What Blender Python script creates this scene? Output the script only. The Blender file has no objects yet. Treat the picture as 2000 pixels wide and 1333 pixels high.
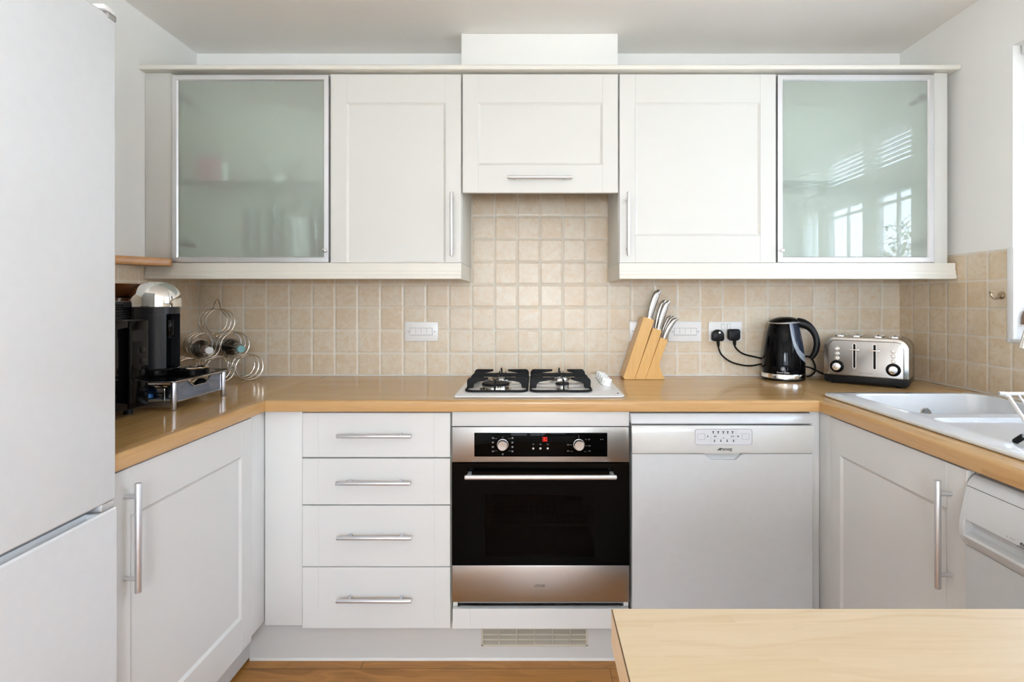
import bpy, bmesh, math, random
from math import sin, cos, pi, radians, sqrt, asin, atan2
from mathutils import Vector, Matrix

random.seed(7)
SC = bpy.context.scene
COL = SC.collection

# ------------------------------------------------------------------ calibration
F = 1053.0; VX = 1046.0; VY = 590.0; CY = -2.39; CZ = 1.239
def X(px, Y): return (px - VX) * (Y - CY) / F
def Z(py, Y): return CZ - (py - VY) * (Y - CY) / F

# ------------------------------------------------------------------ mesh builder
class MB:
    def __init__(s):
        s.v = []; s.f = []; s.mi = []; s.flat = set()
    def raw(s, vs, fs, mi=0):
        n = len(s.v)
        s.v += [tuple(p) for p in vs]
        for f in fs:
            s.f.append(tuple(i + n for i in f)); s.mi.append(mi)
        return s
    def bmadd(s, bm, mi=0, M=None):
        bm.verts.ensure_lookup_table(); bm.verts.index_update()
        vs = [(M @ v.co) if M else v.co.copy() for v in bm.verts]
        s.raw(vs, [[v.index for v in f.verts] for f in bm.faces], mi)
        bm.free(); return s
    def box(s, x0, x1, y0, y1, z0, z1, b=0.0, seg=2, mi=0, M=None):
        if x0 > x1: x0, x1 = x1, x0
        if y0 > y1: y0, y1 = y1, y0
        if z0 > z1: z0, z1 = z1, z0
        bm = bmesh.new()
        c = [bm.verts.new((x, y, z)) for x in (x0, x1) for y in (y0, y1) for z in (z0, z1)]
        for q in ((0,1,3,2),(4,6,7,5),(0,4,5,1),(2,3,7,6),(0,2,6,4),(1,5,7,3)):
            bm.faces.new([c[i] for i in q])
        if b > 0:
            b = min(b, 0.49 * min(x1-x0, y1-y0, z1-z0))
            bmesh.ops.bevel(bm, geom=list(bm.edges), offset=b, segments=seg, profile=0.5, affect='EDGES')
        return s.bmadd(bm, mi, M)
    def prism(s, poly, axis, a0, a1, b=0.0, seg=2, mi=0, M=None, side_b=0.0):
        """poly: 2d points. axis 'X': (y,z); 'Y': (x,z); 'Z': (x,y)"""
        def P(u, v, a):
            return {'X': (a, u, v), 'Y': (u, a, v), 'Z': (u, v, a)}[axis]
        bm = bmesh.new()
        lo = [bm.verts.new(P(u, v, a0)) for u, v in poly]
        hi = [bm.verts.new(P(u, v, a1)) for u, v in poly]
        n = len(poly)
        f0 = bm.faces.new(lo); f1 = bm.faces.new(hi[::-1])
        for i in range(n):
            j = (i + 1) % n
            bm.faces.new((lo[i], hi[i], hi[j], lo[j]))
        bmesh.ops.recalc_face_normals(bm, faces=list(bm.faces))
        if b > 0:
            bm.normal_update()
            ed = [e for e in bm.edges if len(e.link_faces) == 2 and e.calc_face_angle(0) > 0.5]
            bmesh.ops.bevel(bm, geom=ed, offset=b, segments=seg, profile=0.5, affect='EDGES')
        return s.bmadd(bm, mi, M)
    def lathe(s, prof, c=(0,0,0), n=40, mi=0, M=None, sx=1.0, sy=1.0):
        vs = []; fs = []
        k = len(prof); rings = []
        for r, z in prof:
            if r < 1e-6:
                rings.append([len(vs)]); vs.append(Vector((c[0], c[1], c[2]+z)))
            else:
                rings.append(list(range(len(vs), len(vs)+n)))
                for i in range(n):
                    a = 2*pi*i/n
                    vs.append(Vector((c[0]+sx*r*cos(a), c[1]+sy*r*sin(a), c[2]+z)))
        for a, b in zip(rings, rings[1:]):
            for i in range(n):
                j = (i+1) % n
                if len(a) == 1 and len(b) == 1: continue
                if len(a) == 1: fs.append((a[0], b[j], b[i])[::-1])
                elif len(b) == 1: fs.append((a[i], a[j], b[0]))
                else: fs.append((a[i], a[j], b[j], b[i]))
        if M: vs = [M @ v for v in vs]
        return s.raw(vs, fs, mi)
    def cyl(s, p0, p1, r0, r1=None, n=24, mi=0, b=0.0):
        r1 = r0 if r1 is None else r1
        p0 = Vector(p0); p1 = Vector(p1); L = (p1-p0).length
        M = Matrix.Translation(p0) @ (p1-p0).to_track_quat('Z', 'Y').to_matrix().to_4x4()
        if b > 0:
            pr = [(0,0),(r0-b,0),(r0-b*.3,b*.3),(r0,b),(r1,L-b),(r1-b*.3,L-b*.3),(r1-b,L),(0,L)]
        else:
            pr = [(0,0),(r0,0),(r1,L),(0,L)]
        return s.lathe(pr, n=n, mi=mi, M=M)
    def tube(s, pts, r, n=10, mi=0, closed=False, sub=6, rr=None):
        P = [Vector(p) for p in pts]
        if sub > 1 and len(P) > 2:
            Q = []; R = []
            m = len(P); cnt = m if closed else m-1
            for i in range(cnt):
                a = P[(i-1) % m] if (closed or i > 0) else P[0]*2-P[1]
                b_ = P[i]; c_ = P[(i+1) % m]
                d = P[(i+2) % m] if (closed or i+2 < m) else P[-1]*2-P[-2]
                for k in range(sub):
                    t = k/sub
                    Q.append(0.5*((2*b_)+(c_-a)*t+(2*a-5*b_+4*c_-d)*t*t+(3*b_-a-3*c_+d)*t**3))
                    if rr: R.append(rr[i]*(1-t)+rr[(i+1) % m]*t)
            if not closed:
                Q.append(P[-1]);
                if rr: R.append(rr[-1])
            P = Q
        else:
            R = rr
        m = len(P)
        T = []
        for i in range(m):
            if closed: t = P[(i+1) % m]-P[(i-1) % m]
            else: t = P[min(i+1, m-1)]-P[max(i-1, 0)]
            T.append(t.normalized())
        up = Vector((0,0,1)) if abs(T[0].z) < 0.9 else Vector((1,0,0))
        nrm = (up - T[0]*up.dot(T[0])).normalized()
        vs = []; fs = []
        for i in range(m):
            if i:
                q = T[i-1].rotation_difference(T[i]); nrm = q @ nrm
            bn = T[i].cross(nrm)
            ri = R[i] if rr else r
            for k in range(n):
                a = 2*pi*k/n
                vs.append(P[i] + (nrm*cos(a)+bn*sin(a))*ri)
        cnt = m if closed else m-1
        for i in range(cnt):
            for k in range(n):
                a = i*n+k; b_ = i*n+(k+1) % n
                j = (i+1) % m
                fs.append((a, b_, j*n+(k+1) % n, j*n+k))
        if not closed:
            fs.append(tuple(range(n))[::-1]); fs.append(tuple(range((m-1)*n, m*n)))
        return s.raw(vs, fs, mi)
    def bar(s, p0, p1, r, n=10, mi=0):
        return s.tube([p0, p1], r, n=n, mi=mi, sub=1)
    def ring(s, c, nrm, R, r, n=48, k=8, mi=0):
        c = Vector(c); q = Vector(nrm).normalized().to_track_quat('Z', 'Y')
        pts = [c + q @ Vector((R*cos(2*pi*i/n), R*sin(2*pi*i/n), 0)) for i in range(n)]
        return s.tube(pts, r, n=k, mi=mi, closed=True, sub=1)
    def text(s, body, size, M, mi=0, ext=0.0002, fn=None, align='CENTER', spacing=1.0):
        cu = bpy.data.curves.new('t', 'FONT'); cu.body = body; cu.size = size; cu.extrude = ext
        cu.align_x = align; cu.align_y = 'CENTER'; cu.space_character = spacing; cu.resolution_u = 3
        o = bpy.data.objects.new('t', cu); COL.objects.link(o)
        dg = bpy.context.evaluated_depsgraph_get(); dg.update()
        me = bpy.data.meshes.new_from_object(o.evaluated_get(dg))
        vs = [v.co.copy() for v in me.vertices]
        vs = [fn(v) for v in vs] if fn else [M @ v for v in vs]
        s.raw(vs, [tuple(p.vertices) for p in me.polygons], mi)
        bpy.data.objects.remove(o); bpy.data.curves.remove(cu); bpy.data.meshes.remove(me)
        return s
    def mesh(s, name, off=(0,0,0), ang=32, sm=True):
        me = bpy.data.meshes.new(name)
        me.from_pydata([(a-off[0], b-off[1], c-off[2]) for a, b, c in s.v], [], s.f)
        for p, m in zip(me.polygons, s.mi): p.material_index = m
        bm = bmesh.new(); bm.from_mesh(me)
        bmesh.ops.recalc_face_normals(bm, faces=list(bm.faces))
        bm.to_mesh(me); bm.free()
        if sm:
            me.shade_smooth()
            me.set_sharp_from_angle(angle=radians(ang))
        me.update()
        return me
    def bounds(s):
        return [(min(p[i] for p in s.v), max(p[i] for p in s.v)) for i in range(3)]

def roundpoly(w, h, r, n=6, cx=0, cy=0, radii=None):
    """rounded rectangle outline centred at cx,cy (w x h); radii = (br,tr,tl,bl)"""
    rs = radii or (r, r, r, r)
    out = []
    for (sx, sy, a0), q in zip(((1,-1,-90),(1,1,0),(-1,1,90),(-1,-1,180)), rs):
        x = cx+sx*(w/2-q); y = cy+sy*(h/2-q)
        if q < 1e-6: out.append((x, y)); continue
        for i in range(n+1):
            a = radians(a0+90*i/n); out.append((x+q*cos(a), y+q*sin(a)))
    return out

# ------------------------------------------------------------------ object helpers
def _root(o):
    while o.parent: o = o.parent
    return o
def _mats(me, mat):
    for m in (mat if isinstance(mat, (list, tuple)) else [mat]): me.materials.append(m)
def thing(name, label, cat, loc, group=None, rotz=0.0):
    o = bpy.data.objects.new(name, None); COL.objects.link(o)
    o.location = loc; o.rotation_euler = (0, 0, rotz); o.empty_display_size = 0.05
    o['label'] = label; o['category'] = cat
    if group: o['group'] = group
    return o
def part(name, mb, mat, parent, label=None, local=False, ang=32, sm=True):
    off = (0,0,0) if local else tuple(_root(parent).location)
    me = mb.mesh(name, off, ang, sm); _mats(me, mat)
    o = bpy.data.objects.new(name, me); COL.objects.link(o); o.parent = parent
    if label: o['label'] = label
    return o
def solo(name, mb, mat, label, cat, group=None, loc=None, ang=32):
    if loc is None:
        b = mb.bounds(); loc = ((b[0][0]+b[0][1])/2, (b[1][0]+b[1][1])/2, b[2][0])
    me = mb.mesh(name, loc, ang); _mats(me, mat)
    o = bpy.data.objects.new(name, me); COL.objects.link(o); o.location = loc
    o['label'] = label; o['category'] = cat
    if group: o['group'] = group
    return o
def struct(name, mb, mat, parent=None, ang=32):
    me = mb.mesh(name, (0,0,0), ang); _mats(me, mat)
    o = bpy.data.objects.new(name, me); COL.objects.link(o)
    o['kind'] = 'structure'
    if parent: o.parent = parent
    return o

# ------------------------------------------------------------------ materials
class NT:
    def __init__(s, name):
        s.m = bpy.data.materials.new(name); s.m.use_nodes = True
        s.t = s.m.node_tree; s.t.nodes.clear()
        s.out = s.t.nodes.new('ShaderNodeOutputMaterial')
    def n(s, typ, ins=None, **kw):
        nd = s.t.nodes.new('ShaderNode'+typ)
        for k, v in kw.items(): setattr(nd, k, v)
        for k, v in (ins or {}).items(): s.set(nd.inputs[k], v)
        return nd
    def set(s, sock, v):
        if hasattr(v, 'is_output') or isinstance(v, bpy.types.NodeSocket): s.t.links.new(v, sock)
        else: sock.default_value = v
    def math(s, op, a, b=None, c=None, clamp=False):
        nd = s.t.nodes.new('ShaderNodeMath'); nd.operation = op; nd.use_clamp = clamp
        for i, v in enumerate((a, b, c)):
            if v is not None: s.set(nd.inputs[i], v)
        return nd.outputs[0]
    def mix(s, fac, a, b, mode='MIX'):
        nd = s.t.nodes.new('ShaderNodeMix'); nd.data_type = 'RGBA'; nd.blend_type = mode
        s.set(nd.inputs[0], fac)
        s.set(nd.inputs[6], a if not isinstance(a, tuple) else (*a, 1)[:4])
        s.set(nd.inputs[7], b if not isinstance(b, tuple) else (*b, 1)[:4])
        return nd.outputs[2]
    def ramp(s, fac, stops):
        nd = s.t.nodes.new('ShaderNodeValToRGB'); s.set(nd.inputs[0], fac)
        el = nd.color_ramp.elements
        while len(el) < len(stops): el.new(0.5)
        for e, (p, c) in zip(el, stops):
            e.position = p; e.color = (*c, 1)[:4] if len(c) == 3 else c
        return nd.outputs[0]
    def maprange(s, v, a, b, c=0.0, d=1.0, smooth=False):
        nd = s.t.nodes.new('ShaderNodeMapRange')
        if smooth: nd.interpolation_type = 'SMOOTHSTEP'
        for i, q in enumerate((v, a, b, c, d)): s.set(nd.inputs[i], q)
        return nd.outputs[0]
    def pos(s):
        g = s.n('NewGeometry'); sp = s.n('SeparateXYZ', {0: g.outputs['Position']})
        return sp.outputs[0], sp.outputs[1], sp.outputs[2]
    def obj(s):
        g = s.n('TexCoord'); sp = s.n('SeparateXYZ', {0: g.outputs['Object']})
        return sp.outputs[0], sp.outputs[1], sp.outputs[2]
    def vec(s, x=0.0, y=0.0, z=0.0):
        nd = s.n('CombineXYZ', {0: x, 1: y, 2: z}); return nd.outputs[0]
    def noise(s, vec, scale=5.0, detail=3.0, rough=0.5, dist=0.0):
        nd = s.n('TexNoise', {'Vector': vec, 'Scale': scale, 'Detail': detail, 'Roughness': rough, 'Distortion': dist})
        return nd.outputs['Fac']
    def white(s, vec):
        nd = s.n('TexWhiteNoise', {'Vector': vec}); return nd.outputs['Value']
    def bump(s, h, strength=0.2, dist=0.002):
        nd = s.n('Bump', {'Height': h, 'Strength': strength, 'Distance': dist}); return nd.outputs['Normal']
    def principled(s, **kw):
        nd = s.t.nodes.new('ShaderNodeBsdfPrincipled')
        names = {'col': 'Base Color', 'rough': 'Roughness', 'metal': 'Metallic', 'spec': 'Specular IOR Level',
                 'coat': 'Coat Weight', 'coatr': 'Coat Roughness', 'trans': 'Transmission Weight', 'ior': 'IOR',
                 'normal': 'Normal', 'emit': 'Emission Color', 'emits': 'Emission Strength', 'aniso': 'Anisotropic', 'alpha': 'Alpha', 'sheen': 'Sheen Weight'}
        for k, v in kw.items():
            if isinstance(v, tuple) and len(v) == 3: v = (*v, 1)
            s.set(nd.inputs[names[k]], v)
        s.t.links.new(nd.outputs[0], s.out.inputs[0])
        return nd

def paint(name, col, rough=0.5, spec=0.5, bump=0.0, bscale=60, coat=0.0, var=0.02):
    m = NT(name)
    g = m.n('NewGeometry').outputs['Position']
    nz = m.noise(g, 3.0, 3.0)
    c2 = tuple(max(0, c*(1-var)) for c in col)
    c = m.mix(nz, col, c2)
    kw = dict(col=c, rough=rough, spec=spec)
    if coat: kw.update(coat=coat, coatr=0.05)
    if bump: kw['normal'] = m.bump(m.noise(g, bscale, 3.0), bump, 0.001)
    m.principled(**kw); return m.m
def metal(name, col, rough=0.2, brush=None, bs=0.1):
    m = NT(name); kw = dict(col=col, metal=1.0, rough=rough)
    if brush:
        x, y, z = m.obj()
        s = {'X': (3, 400, 400), 'Y': (400, 3, 400), 'Z': (400, 400, 3)}[brush]
        nz = m.noise(m.vec(m.math('MULTIPLY', x, s[0]), m.math('MULTIPLY', y, s[1]), m.math('MULTIPLY', z, s[2])), 1.0, 3.0)
        kw['rough'] = m.maprange(nz, 0.2, 0.8, rough*0.97, rough*1.04)
        if bs > 0: kw['normal'] = m.bump(nz, bs, 0.0005)
    m.principled(**kw); return m.m
def plastic(name, col, rough=0.3, coat=0.0, spec=0.5):
    m = NT(name)
    nz = m.noise(m.n('TexCoord').outputs['Object'], 40.0, 2.0)
    m.principled(col=m.mix(nz, col, tuple(c*0.94 for c in col)), rough=rough, coat=coat, coatr=0.03, spec=spec); return m.m

def wood(name, along, cA, cB, cC, L=0.9, W=0.05, rough=0.25, stave=0.5, grain=0.5, coat=0.0, gs=1.0, joint=0.0, bump=0.03):
    """planks or staves running along axis 'X','Y' or 'Z' of the world"""
    m = NT(name); x, y, z = m.pos()
    if along == 'X': u, v = x, m.math('SUBTRACT', y, z)
    elif along == 'Y': u, v = y, m.math('ADD', x, z)
    else: u, v = z, m.math('ADD', x, y)
    vr = m.math('DIVIDE', v, W); row = m.math('FLOOR', vr)
    off = m.white(m.vec(row, 3.7, 0.0))
    ur = m.math('ADD', m.math('DIVIDE', u, L), m.math('MULTIPLY', off, 5.0)); col = m.math('FLOOR', ur)
    rnd = m.white(m.vec(row, col, 1.3))
    # grain: long streaks with a waviness
    wav = m.noise(m.vec(m.math('MULTIPLY', u, 3.0), m.math('MULTIPLY', v, 9.0), m.math('MULTIPLY', rnd, 40.0)), 1.0, 2.0)
    gv = m.math('ADD', m.math('MULTIPLY', v, 90.0*gs), m.math('MULTIPLY', wav, 7.0))
    g1 = m.noise(m.vec(m.math('MULTIPLY', u, 2.2*gs), gv, m.math('MULTIPLY', rnd, 30.0)), 1.0, 4.0, 0.6)
    g2 = m.noise(m.vec(m.math('MULTIPLY', u, 14.0*gs), m.math('MULTIPLY', v, 420.0*gs), rnd), 1.0, 2.0)
    g = m.math('ADD', m.math('MULTIPLY', g1, 0.75), m.math('MULTIPLY', g2, 0.25))
    base = m.mix(m.math('MULTIPLY', rnd, stave), cA, cB)
    gm = m.maprange(g, 0.42, 0.72, 0.0, grain, True)
    c = m.mix(gm, base, cC)
    if joint > 0:
        fv = m.math('ABSOLUTE', m.math('SUBTRACT', m.math('FRACT', vr), 0.5))
        fu = m.math('ABSOLUTE', m.math('SUBTRACT', m.math('FRACT', ur), 0.5))
        j = m.math('MAXIMUM', m.math('GREATER_THAN', fv, 0.5-0.0012/W), m.math('GREATER_THAN', fu, 0.5-0.0012/L))
        c = m.mix(m.math('MULTIPLY', j, joint), c, tuple(q*0.35 for q in cC))
    m.principled(col=c, rough=m.maprange(g, 0.3, 0.8, rough*0.85, rough*1.2), coat=coat, coatr=0.08, normal=m.bump(g, bump, 0.0006))
    return m.m

def tiles(name, axis, u0, v0, pu, pv, cA, cB, cC, grout):
    """100 mm tumbled tiles with soft corners; axis 'X' wall runs along X, 'Y' wall runs along Y"""
    m = NT(name); x, y, z = m.pos()
    h = x if axis == 'X' else y
    wob = m.noise(m.vec(m.math('MULTIPLY', h, 22.0), m.math('MULTIPLY', z, 22.0), 0.0), 1.0, 2.0)
    wobv = m.noise(m.vec(m.math('MULTIPLY', h, 22.0), m.math('MULTIPLY', z, 22.0), 9.0), 1.0, 2.0)
    u = m.math('DIVIDE', m.math('SUBTRACT', h, u0), pu); v = m.math('DIVIDE', m.math('SUBTRACT', z, v0), pv)
    cu = m.math('FLOOR', u); cv = m.math('FLOOR', v)
    fu = m.math('ADD', m.math('ABSOLUTE', m.math('SUBTRACT', m.math('FRACT', u), 0.5)), m.math('MULTIPLY', m.math('SUBTRACT', wob, 0.5), 0.025))
    fv = m.math('ADD', m.math('ABSOLUTE', m.math('SUBTRACT', m.math('FRACT', v), 0.5)), m.math('MULTIPLY', m.math('SUBTRACT', wobv, 0.5), 0.025))
    r = 0.075; half = 0.5-0.022-r
    qx = m.math('MAXIMUM', m.math('SUBTRACT', fu, half), 0.0); qy = m.math('MAXIMUM', m.math('SUBTRACT', fv, half), 0.0)
    d = m.math('SUBTRACT', m.math('SQRT', m.math('ADD', m.math('POWER', qx, 2.0), m.math('POWER', qy, 2.0))), r)
    rnd = m.white(m.vec(cu, cv, 2.0)); rnd2 = m.white(m.vec(cu, cv, 8.0))
    P = m.vec(m.math('ADD', h, m.math('MULTIPLY', rnd, 7.0)), m.math('ADD', z, m.math('MULTIPLY', rnd2, 5.0)), rnd)
    n1 = m.noise(P, 16.0, 4.0, 0.6, 1.2); n2 = m.noise(P, 60.0, 3.0, 0.6, 0.5)
    c = m.mix(m.maprange(m.math('ADD', n1, m.math('MULTIPLY', m.math('SUBTRACT', rnd, 0.5), 0.22)), 0.36, 0.68, 0.0, 1.0, True), cA, cB)
    c = m.mix(m.maprange(n2, 0.45, 0.75, 0.0, 0.6, True), c, cC)
    edge = m.maprange(d, -0.06, 0.0, 0.0, 0.35, True)
    c = m.mix(edge, c, cA)
    gm = m.maprange(d, -0.008, 0.012, 0.0, 1.0, True)
    c = m.mix(gm, c, grout)
    hgt = m.math('SUBTRACT', m.maprange(d, -0.07, 0.03, 1.0, 0.0, True), m.math('MULTIPLY', n1, 0.08))
    m.principled(col=c, rough=m.maprange(gm, 0, 1, 0.32, 0.8), normal=m.bump(hgt, 0.55, 0.0025))
    return m.m

def glass_pane(name, tint=(1,1,1), refl=1.0):
    m = NT(name)
    tr = m.n('BsdfTransparent', {0: (*tint, 1)}); gl = m.n('BsdfGlossy', {0: (1,1,1,1), 1: 0.0})
    fr = m.n('Fresnel', {'IOR': 1.5})
    front = m.math('SUBTRACT', 1.0, m.n('NewGeometry').outputs['Backfacing'])
    mx = m.n('MixShader', {0: m.math('MULTIPLY', m.math('MULTIPLY', fr.outputs[0], refl), front), 1: tr.outputs[0], 2: gl.outputs[0]})
    m.t.links.new(mx.outputs[0], m.out.inputs[0]); return m.m
def frosted(name):
    m = NT(name)
    rf = m.n('BsdfRefraction', {'Color': (0.90, 0.975, 0.955, 1), 'Roughness': 0.075, 'IOR': 1.12})
    df = m.n('BsdfDiffuse', {'Color': (0.72, 0.755, 0.70, 1)})
    geo = m.n('NewGeometry')
    front = m.math('SUBTRACT', 1.0, geo.outputs['Backfacing'])
    mx = m.n('MixShader', {0: m.math('MULTIPLY', front, 0.38), 1: rf.outputs[0], 2: df.outputs[0]})
    gl = m.n('BsdfGlossy', {0: (1,1,1,1), 1: 0.0})
    fr = m.n('Fresnel', {'IOR': 1.52})
    fac = m.math('MULTIPLY', m.math('MULTIPLY', fr.outputs[0], 1.1), front)
    m2 = m.n('MixShader', {0: fac, 1: mx.outputs[0], 2: gl.outputs[0]})
    m.t.links.new(m2.outputs[0], m.out.inputs[0]); return m.m
def clear_glass(name, col=(0.9, 0.97, 0.95), rough=0.0):
    m = NT(name)
    tr = m.n('BsdfTransparent', {0: (*col, 1)}); gl = m.n('BsdfGlossy', {0: (1,1,1,1), 1: 0.02})
    lw = m.n('LayerWeight', {'Blend': 0.35})
    front = m.math('SUBTRACT', 1.0, m.n('NewGeometry').outputs['Backfacing'])
    mx = m.n('MixShader', {0: m.math('MULTIPLY', m.math('MULTIPLY', lw.outputs['Fresnel'], 0.9), front), 1: tr.outputs[0], 2: gl.outputs[0]})
    m.t.links.new(mx.outputs[0], m.out.inputs[0]); return m.m
def dark_window(name):
    m = NT(name)
    tr = m.n('BsdfTransparent', {0: (0.30, 0.27, 0.24, 1)}); gl = m.n('BsdfGlossy', {0: (1,1,1,1), 1: 0.02})
    fr = m.n('Fresnel', {'IOR': 1.14})
    front = m.math('SUBTRACT', 1.0, m.n('NewGeometry').outputs['Backfacing'])
    mx = m.n('MixShader', {0: m.math('MULTIPLY', fr.outputs[0], front), 1: tr.outputs[0], 2: gl.outputs[0]})
    m.t.links.new(mx.outputs[0], m.out.inputs[0]); return m.m
def emitter(name, col, st):
    m = NT(name); e = m.n('Emission', {0: (*col, 1), 1: st}); m.t.links.new(e.outputs[0], m.out.inputs[0]); return m.m

M = {}
M['wall'] = paint('wall_paint', (0.88, 0.875, 0.85), 0.75, 0.3, 0.05, 90)
M['ceil'] = paint('ceiling_paint', (0.88, 0.85, 0.81), 0.85, 0.2, 0.05, 60)
M['cream'] = paint('cream_cabinet', (0.672, 0.666, 0.632), 0.36, 0.45)
M['creamd'] = paint('cream_trim', (0.73, 0.705, 0.635), 0.38, 0.45)
M['base'] = paint('cream_base_cool_light', (0.68, 0.69, 0.69), 0.34, 0.45)  # same cream as the wall units, cooled to put bluish light in the colour
M['carc'] = paint('carcass_white', (0.78, 0.75, 0.68), 0.5, 0.3)
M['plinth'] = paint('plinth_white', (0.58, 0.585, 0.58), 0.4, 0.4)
M['white'] = plastic('white_plastic', (0.80, 0.80, 0.795), 0.28)
M['enamel'] = plastic('white_enamel', (0.74, 0.755, 0.77), 0.10, 0.5)
M['ceramic'] = plastic('white_ceramic', (0.66, 0.67, 0.675), 0.08, 0.6)
M['fridge'] = plastic('fridge_white', (0.69, 0.715, 0.745), 0.25)
M['dish'] = plastic('appliance_white', (0.585, 0.61, 0.635), 0.22)
M['dishpanel'] = plastic('appliance_panel', (0.63, 0.645, 0.64), 0.18, 0.4)
M['groove'] = plastic('shadow_gap_grey', (0.22, 0.22, 0.22), 0.6)
M['greytrim'] = plastic('grey_plastic', (0.36, 0.38, 0.40), 0.4)
M['ink'] = plastic('grey_print', (0.035, 0.035, 0.04), 0.5)
M['inkl'] = plastic('light_print', (0.42, 0.43, 0.46), 0.5)
M['inkw'] = plastic('white_print', (0.75, 0.76, 0.80), 0.5)
M['inkd'] = plastic('dim_print', (0.16, 0.17, 0.18), 0.5)
M['black'] = plastic('black_gloss', (0.003, 0.003, 0.0035), 0.05, 0.0, 0.12)
M['ovenglass'] = plastic('oven_black_glass', (0.0015, 0.0015, 0.0015), 0.04, 0.0, 0.06)
M['blackm'] = plastic('black_satin', (0.007, 0.007, 0.008), 0.32, 0.0, 0.22)
M['iron'] = plastic('cast_iron', (0.006, 0.006, 0.007), 0.55, 0.0, 0.2)
M['rubber'] = plastic('black_rubber', (0.006, 0.006, 0.006), 0.5, 0.0, 0.2)
M['navy'] = plastic('dark_navy_plastic', (0.020, 0.028, 0.050), 0.22)
M['charcoal'] = plastic('charcoal_satin', (0.018, 0.019, 0.023), 0.35, 0.0, 0.35)
M['swoosh'] = plastic('silver_paint', (0.30, 0.33, 0.37), 0.3)
M['chrome'] = metal('chrome', (0.86, 0.85, 0.83), 0.04)
M['chromeg'] = metal('chrome_dull', (0.66, 0.64, 0.61), 0.16)
M['wire'] = metal('wire_metal', (0.72, 0.70, 0.67), 0.14)
M['alu'] = metal('aluminium', (0.78, 0.78, 0.79), 0.48)
M['alud'] = metal('silver_bar', (0.70, 0.71, 0.74), 0.5)
M['steel'] = metal('brushed_steel', (0.47, 0.465, 0.455), 0.30)
M['steelz'] = metal('brushed_steel_toaster', (0.40, 0.385, 0.37), 0.28, 'X', 0.0)
M['brass'] = metal('aged_bronze', (0.42, 0.33, 0.22), 0.35)
M['silverleg'] = metal('silver_leg', (0.55, 0.57, 0.63), 0.3)
cA, cB, cC = (0.56, 0.345, 0.140), (0.47, 0.265, 0.097), (0.385, 0.20, 0.068)
M['topx'] = wood('worktop_beech_x', 'X', cA, cB, cC, 1.1, 0.043, 0.14, 0.75, 0.55, 0.0, 0.8)
M['topy'] = wood('worktop_beech_y', 'Y', cA, cB, cC, 1.1, 0.043, 0.14, 0.75, 0.55, 0.0, 0.8)
cA, cB, cC = (0.56, 0.345, 0.155), (0.48, 0.275, 0.112), (0.40, 0.215, 0.078)
M['edgex'] = wood('worktop_edge_x', 'X', cA, cB, cC, 0.8, 0.03, 0.2, 0.8, 0.5, 0.0, 0.8)
M['edgey'] = wood('worktop_edge_y', 'Y', cA, cB, cC, 0.8, 0.03, 0.2, 0.8, 0.5, 0.0, 0.8)
M['pen'] = wood('breakfast_bar_beech', 'X', (0.56, 0.455, 0.32), (0.50, 0.38, 0.235), (0.42, 0.275, 0.14), 0.55, 0.055, 0.35, 0.95, 0.5, 0.0, 0.55)
M['penside'] = wood('breakfast_bar_side', 'Y', (0.66, 0.47, 0.29), (0.60, 0.40, 0.22), (0.5, 0.32, 0.16), 0.7, 0.05, 0.4, 0.6, 0.3)
M['seam'] = plastic('dark_seam', (0.10, 0.055, 0.02), 0.6)
M['floor'] = wood('oak_laminate', 'X', (0.47, 0.215, 0.050), (0.38, 0.16, 0.036), (0.21, 0.085, 0.018), 1.25, 0.19, 0.42, 0.8, 0.8, 0.0, 0.32, 0.8)
M['shelfwood'] = wood('orange_pine', 'X', (0.60, 0.30, 0.10), (0.52, 0.24, 0.075), (0.42, 0.18, 0.05), 0.8, 0.03, 0.3, 0.6, 0.5)
M['bamboo'] = wood('block_beech', 'Z', (0.72, 0.43, 0.15), (0.66, 0.38, 0.12), (0.56, 0.29, 0.075), 2.0, 0.09, 0.3, 0.5, 0.55, 0.0, 0.7)
M['bowl'] = plastic('brown_lacquer', (0.13, 0.045, 0.016), 0.06, 0.6)
M['bottle'] = plastic('dark_bottle', (0.010, 0.009, 0.008), 0.05, 0.5)
M['label'] = plastic('pink_label', (0.72, 0.62, 0.60), 0.5)
M['capwhite'] = plastic('pale_cap', (0.66, 0.66, 0.66), 0.4)
M['capteal'] = plastic('teal_cap', (0.16, 0.36, 0.38), 0.35)
M['neck'] = plastic('plum_foil', (0.16, 0.10, 0.10), 0.35)
M['capsule_blue'] = metal('capsule_blue', (0.03, 0.09, 0.22), 0.3)
M['capsule_grey'] = metal('capsule_grey', (0.35, 0.36, 0.38), 0.3)
def smoked(name):
    m = NT(name)
    tr = m.n('BsdfTransparent', {0: (0.62, 0.66, 0.74, 1)}); df = m.n('BsdfDiffuse', {0: (0.30, 0.34, 0.42, 1)})
    gl = m.n('BsdfGlossy', {0: (1,1,1,1), 1: 0.12})
    m1 = m.n('MixShader', {0: 0.38, 1: tr.outputs[0], 2: df.outputs[0]}); m2 = m.n('MixShader', {0: 0.05, 1: m1.outputs[0], 2: gl.outputs[0]})
    m.t.links.new(m2.outputs[0], m.out.inputs[0]); return m.m
M['drawerglass'] = smoked('smoked_insert')
M['tileb'] = tiles('tile_back', 'X', -0.0806, 0.911, 0.1010, 0.1012, (0.68, 0.605, 0.49), (0.64, 0.525, 0.385), (0.62, 0.44, 0.26), (0.71, 0.675, 0.61))
M['tiler'] = tiles('tile_right', 'Y', -0.081, 0.911, 0.0965, 0.1012, (0.70, 0.59, 0.45), (0.65, 0.51, 0.345), (0.61, 0.42, 0.235), (0.71, 0.66, 0.59))
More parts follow.
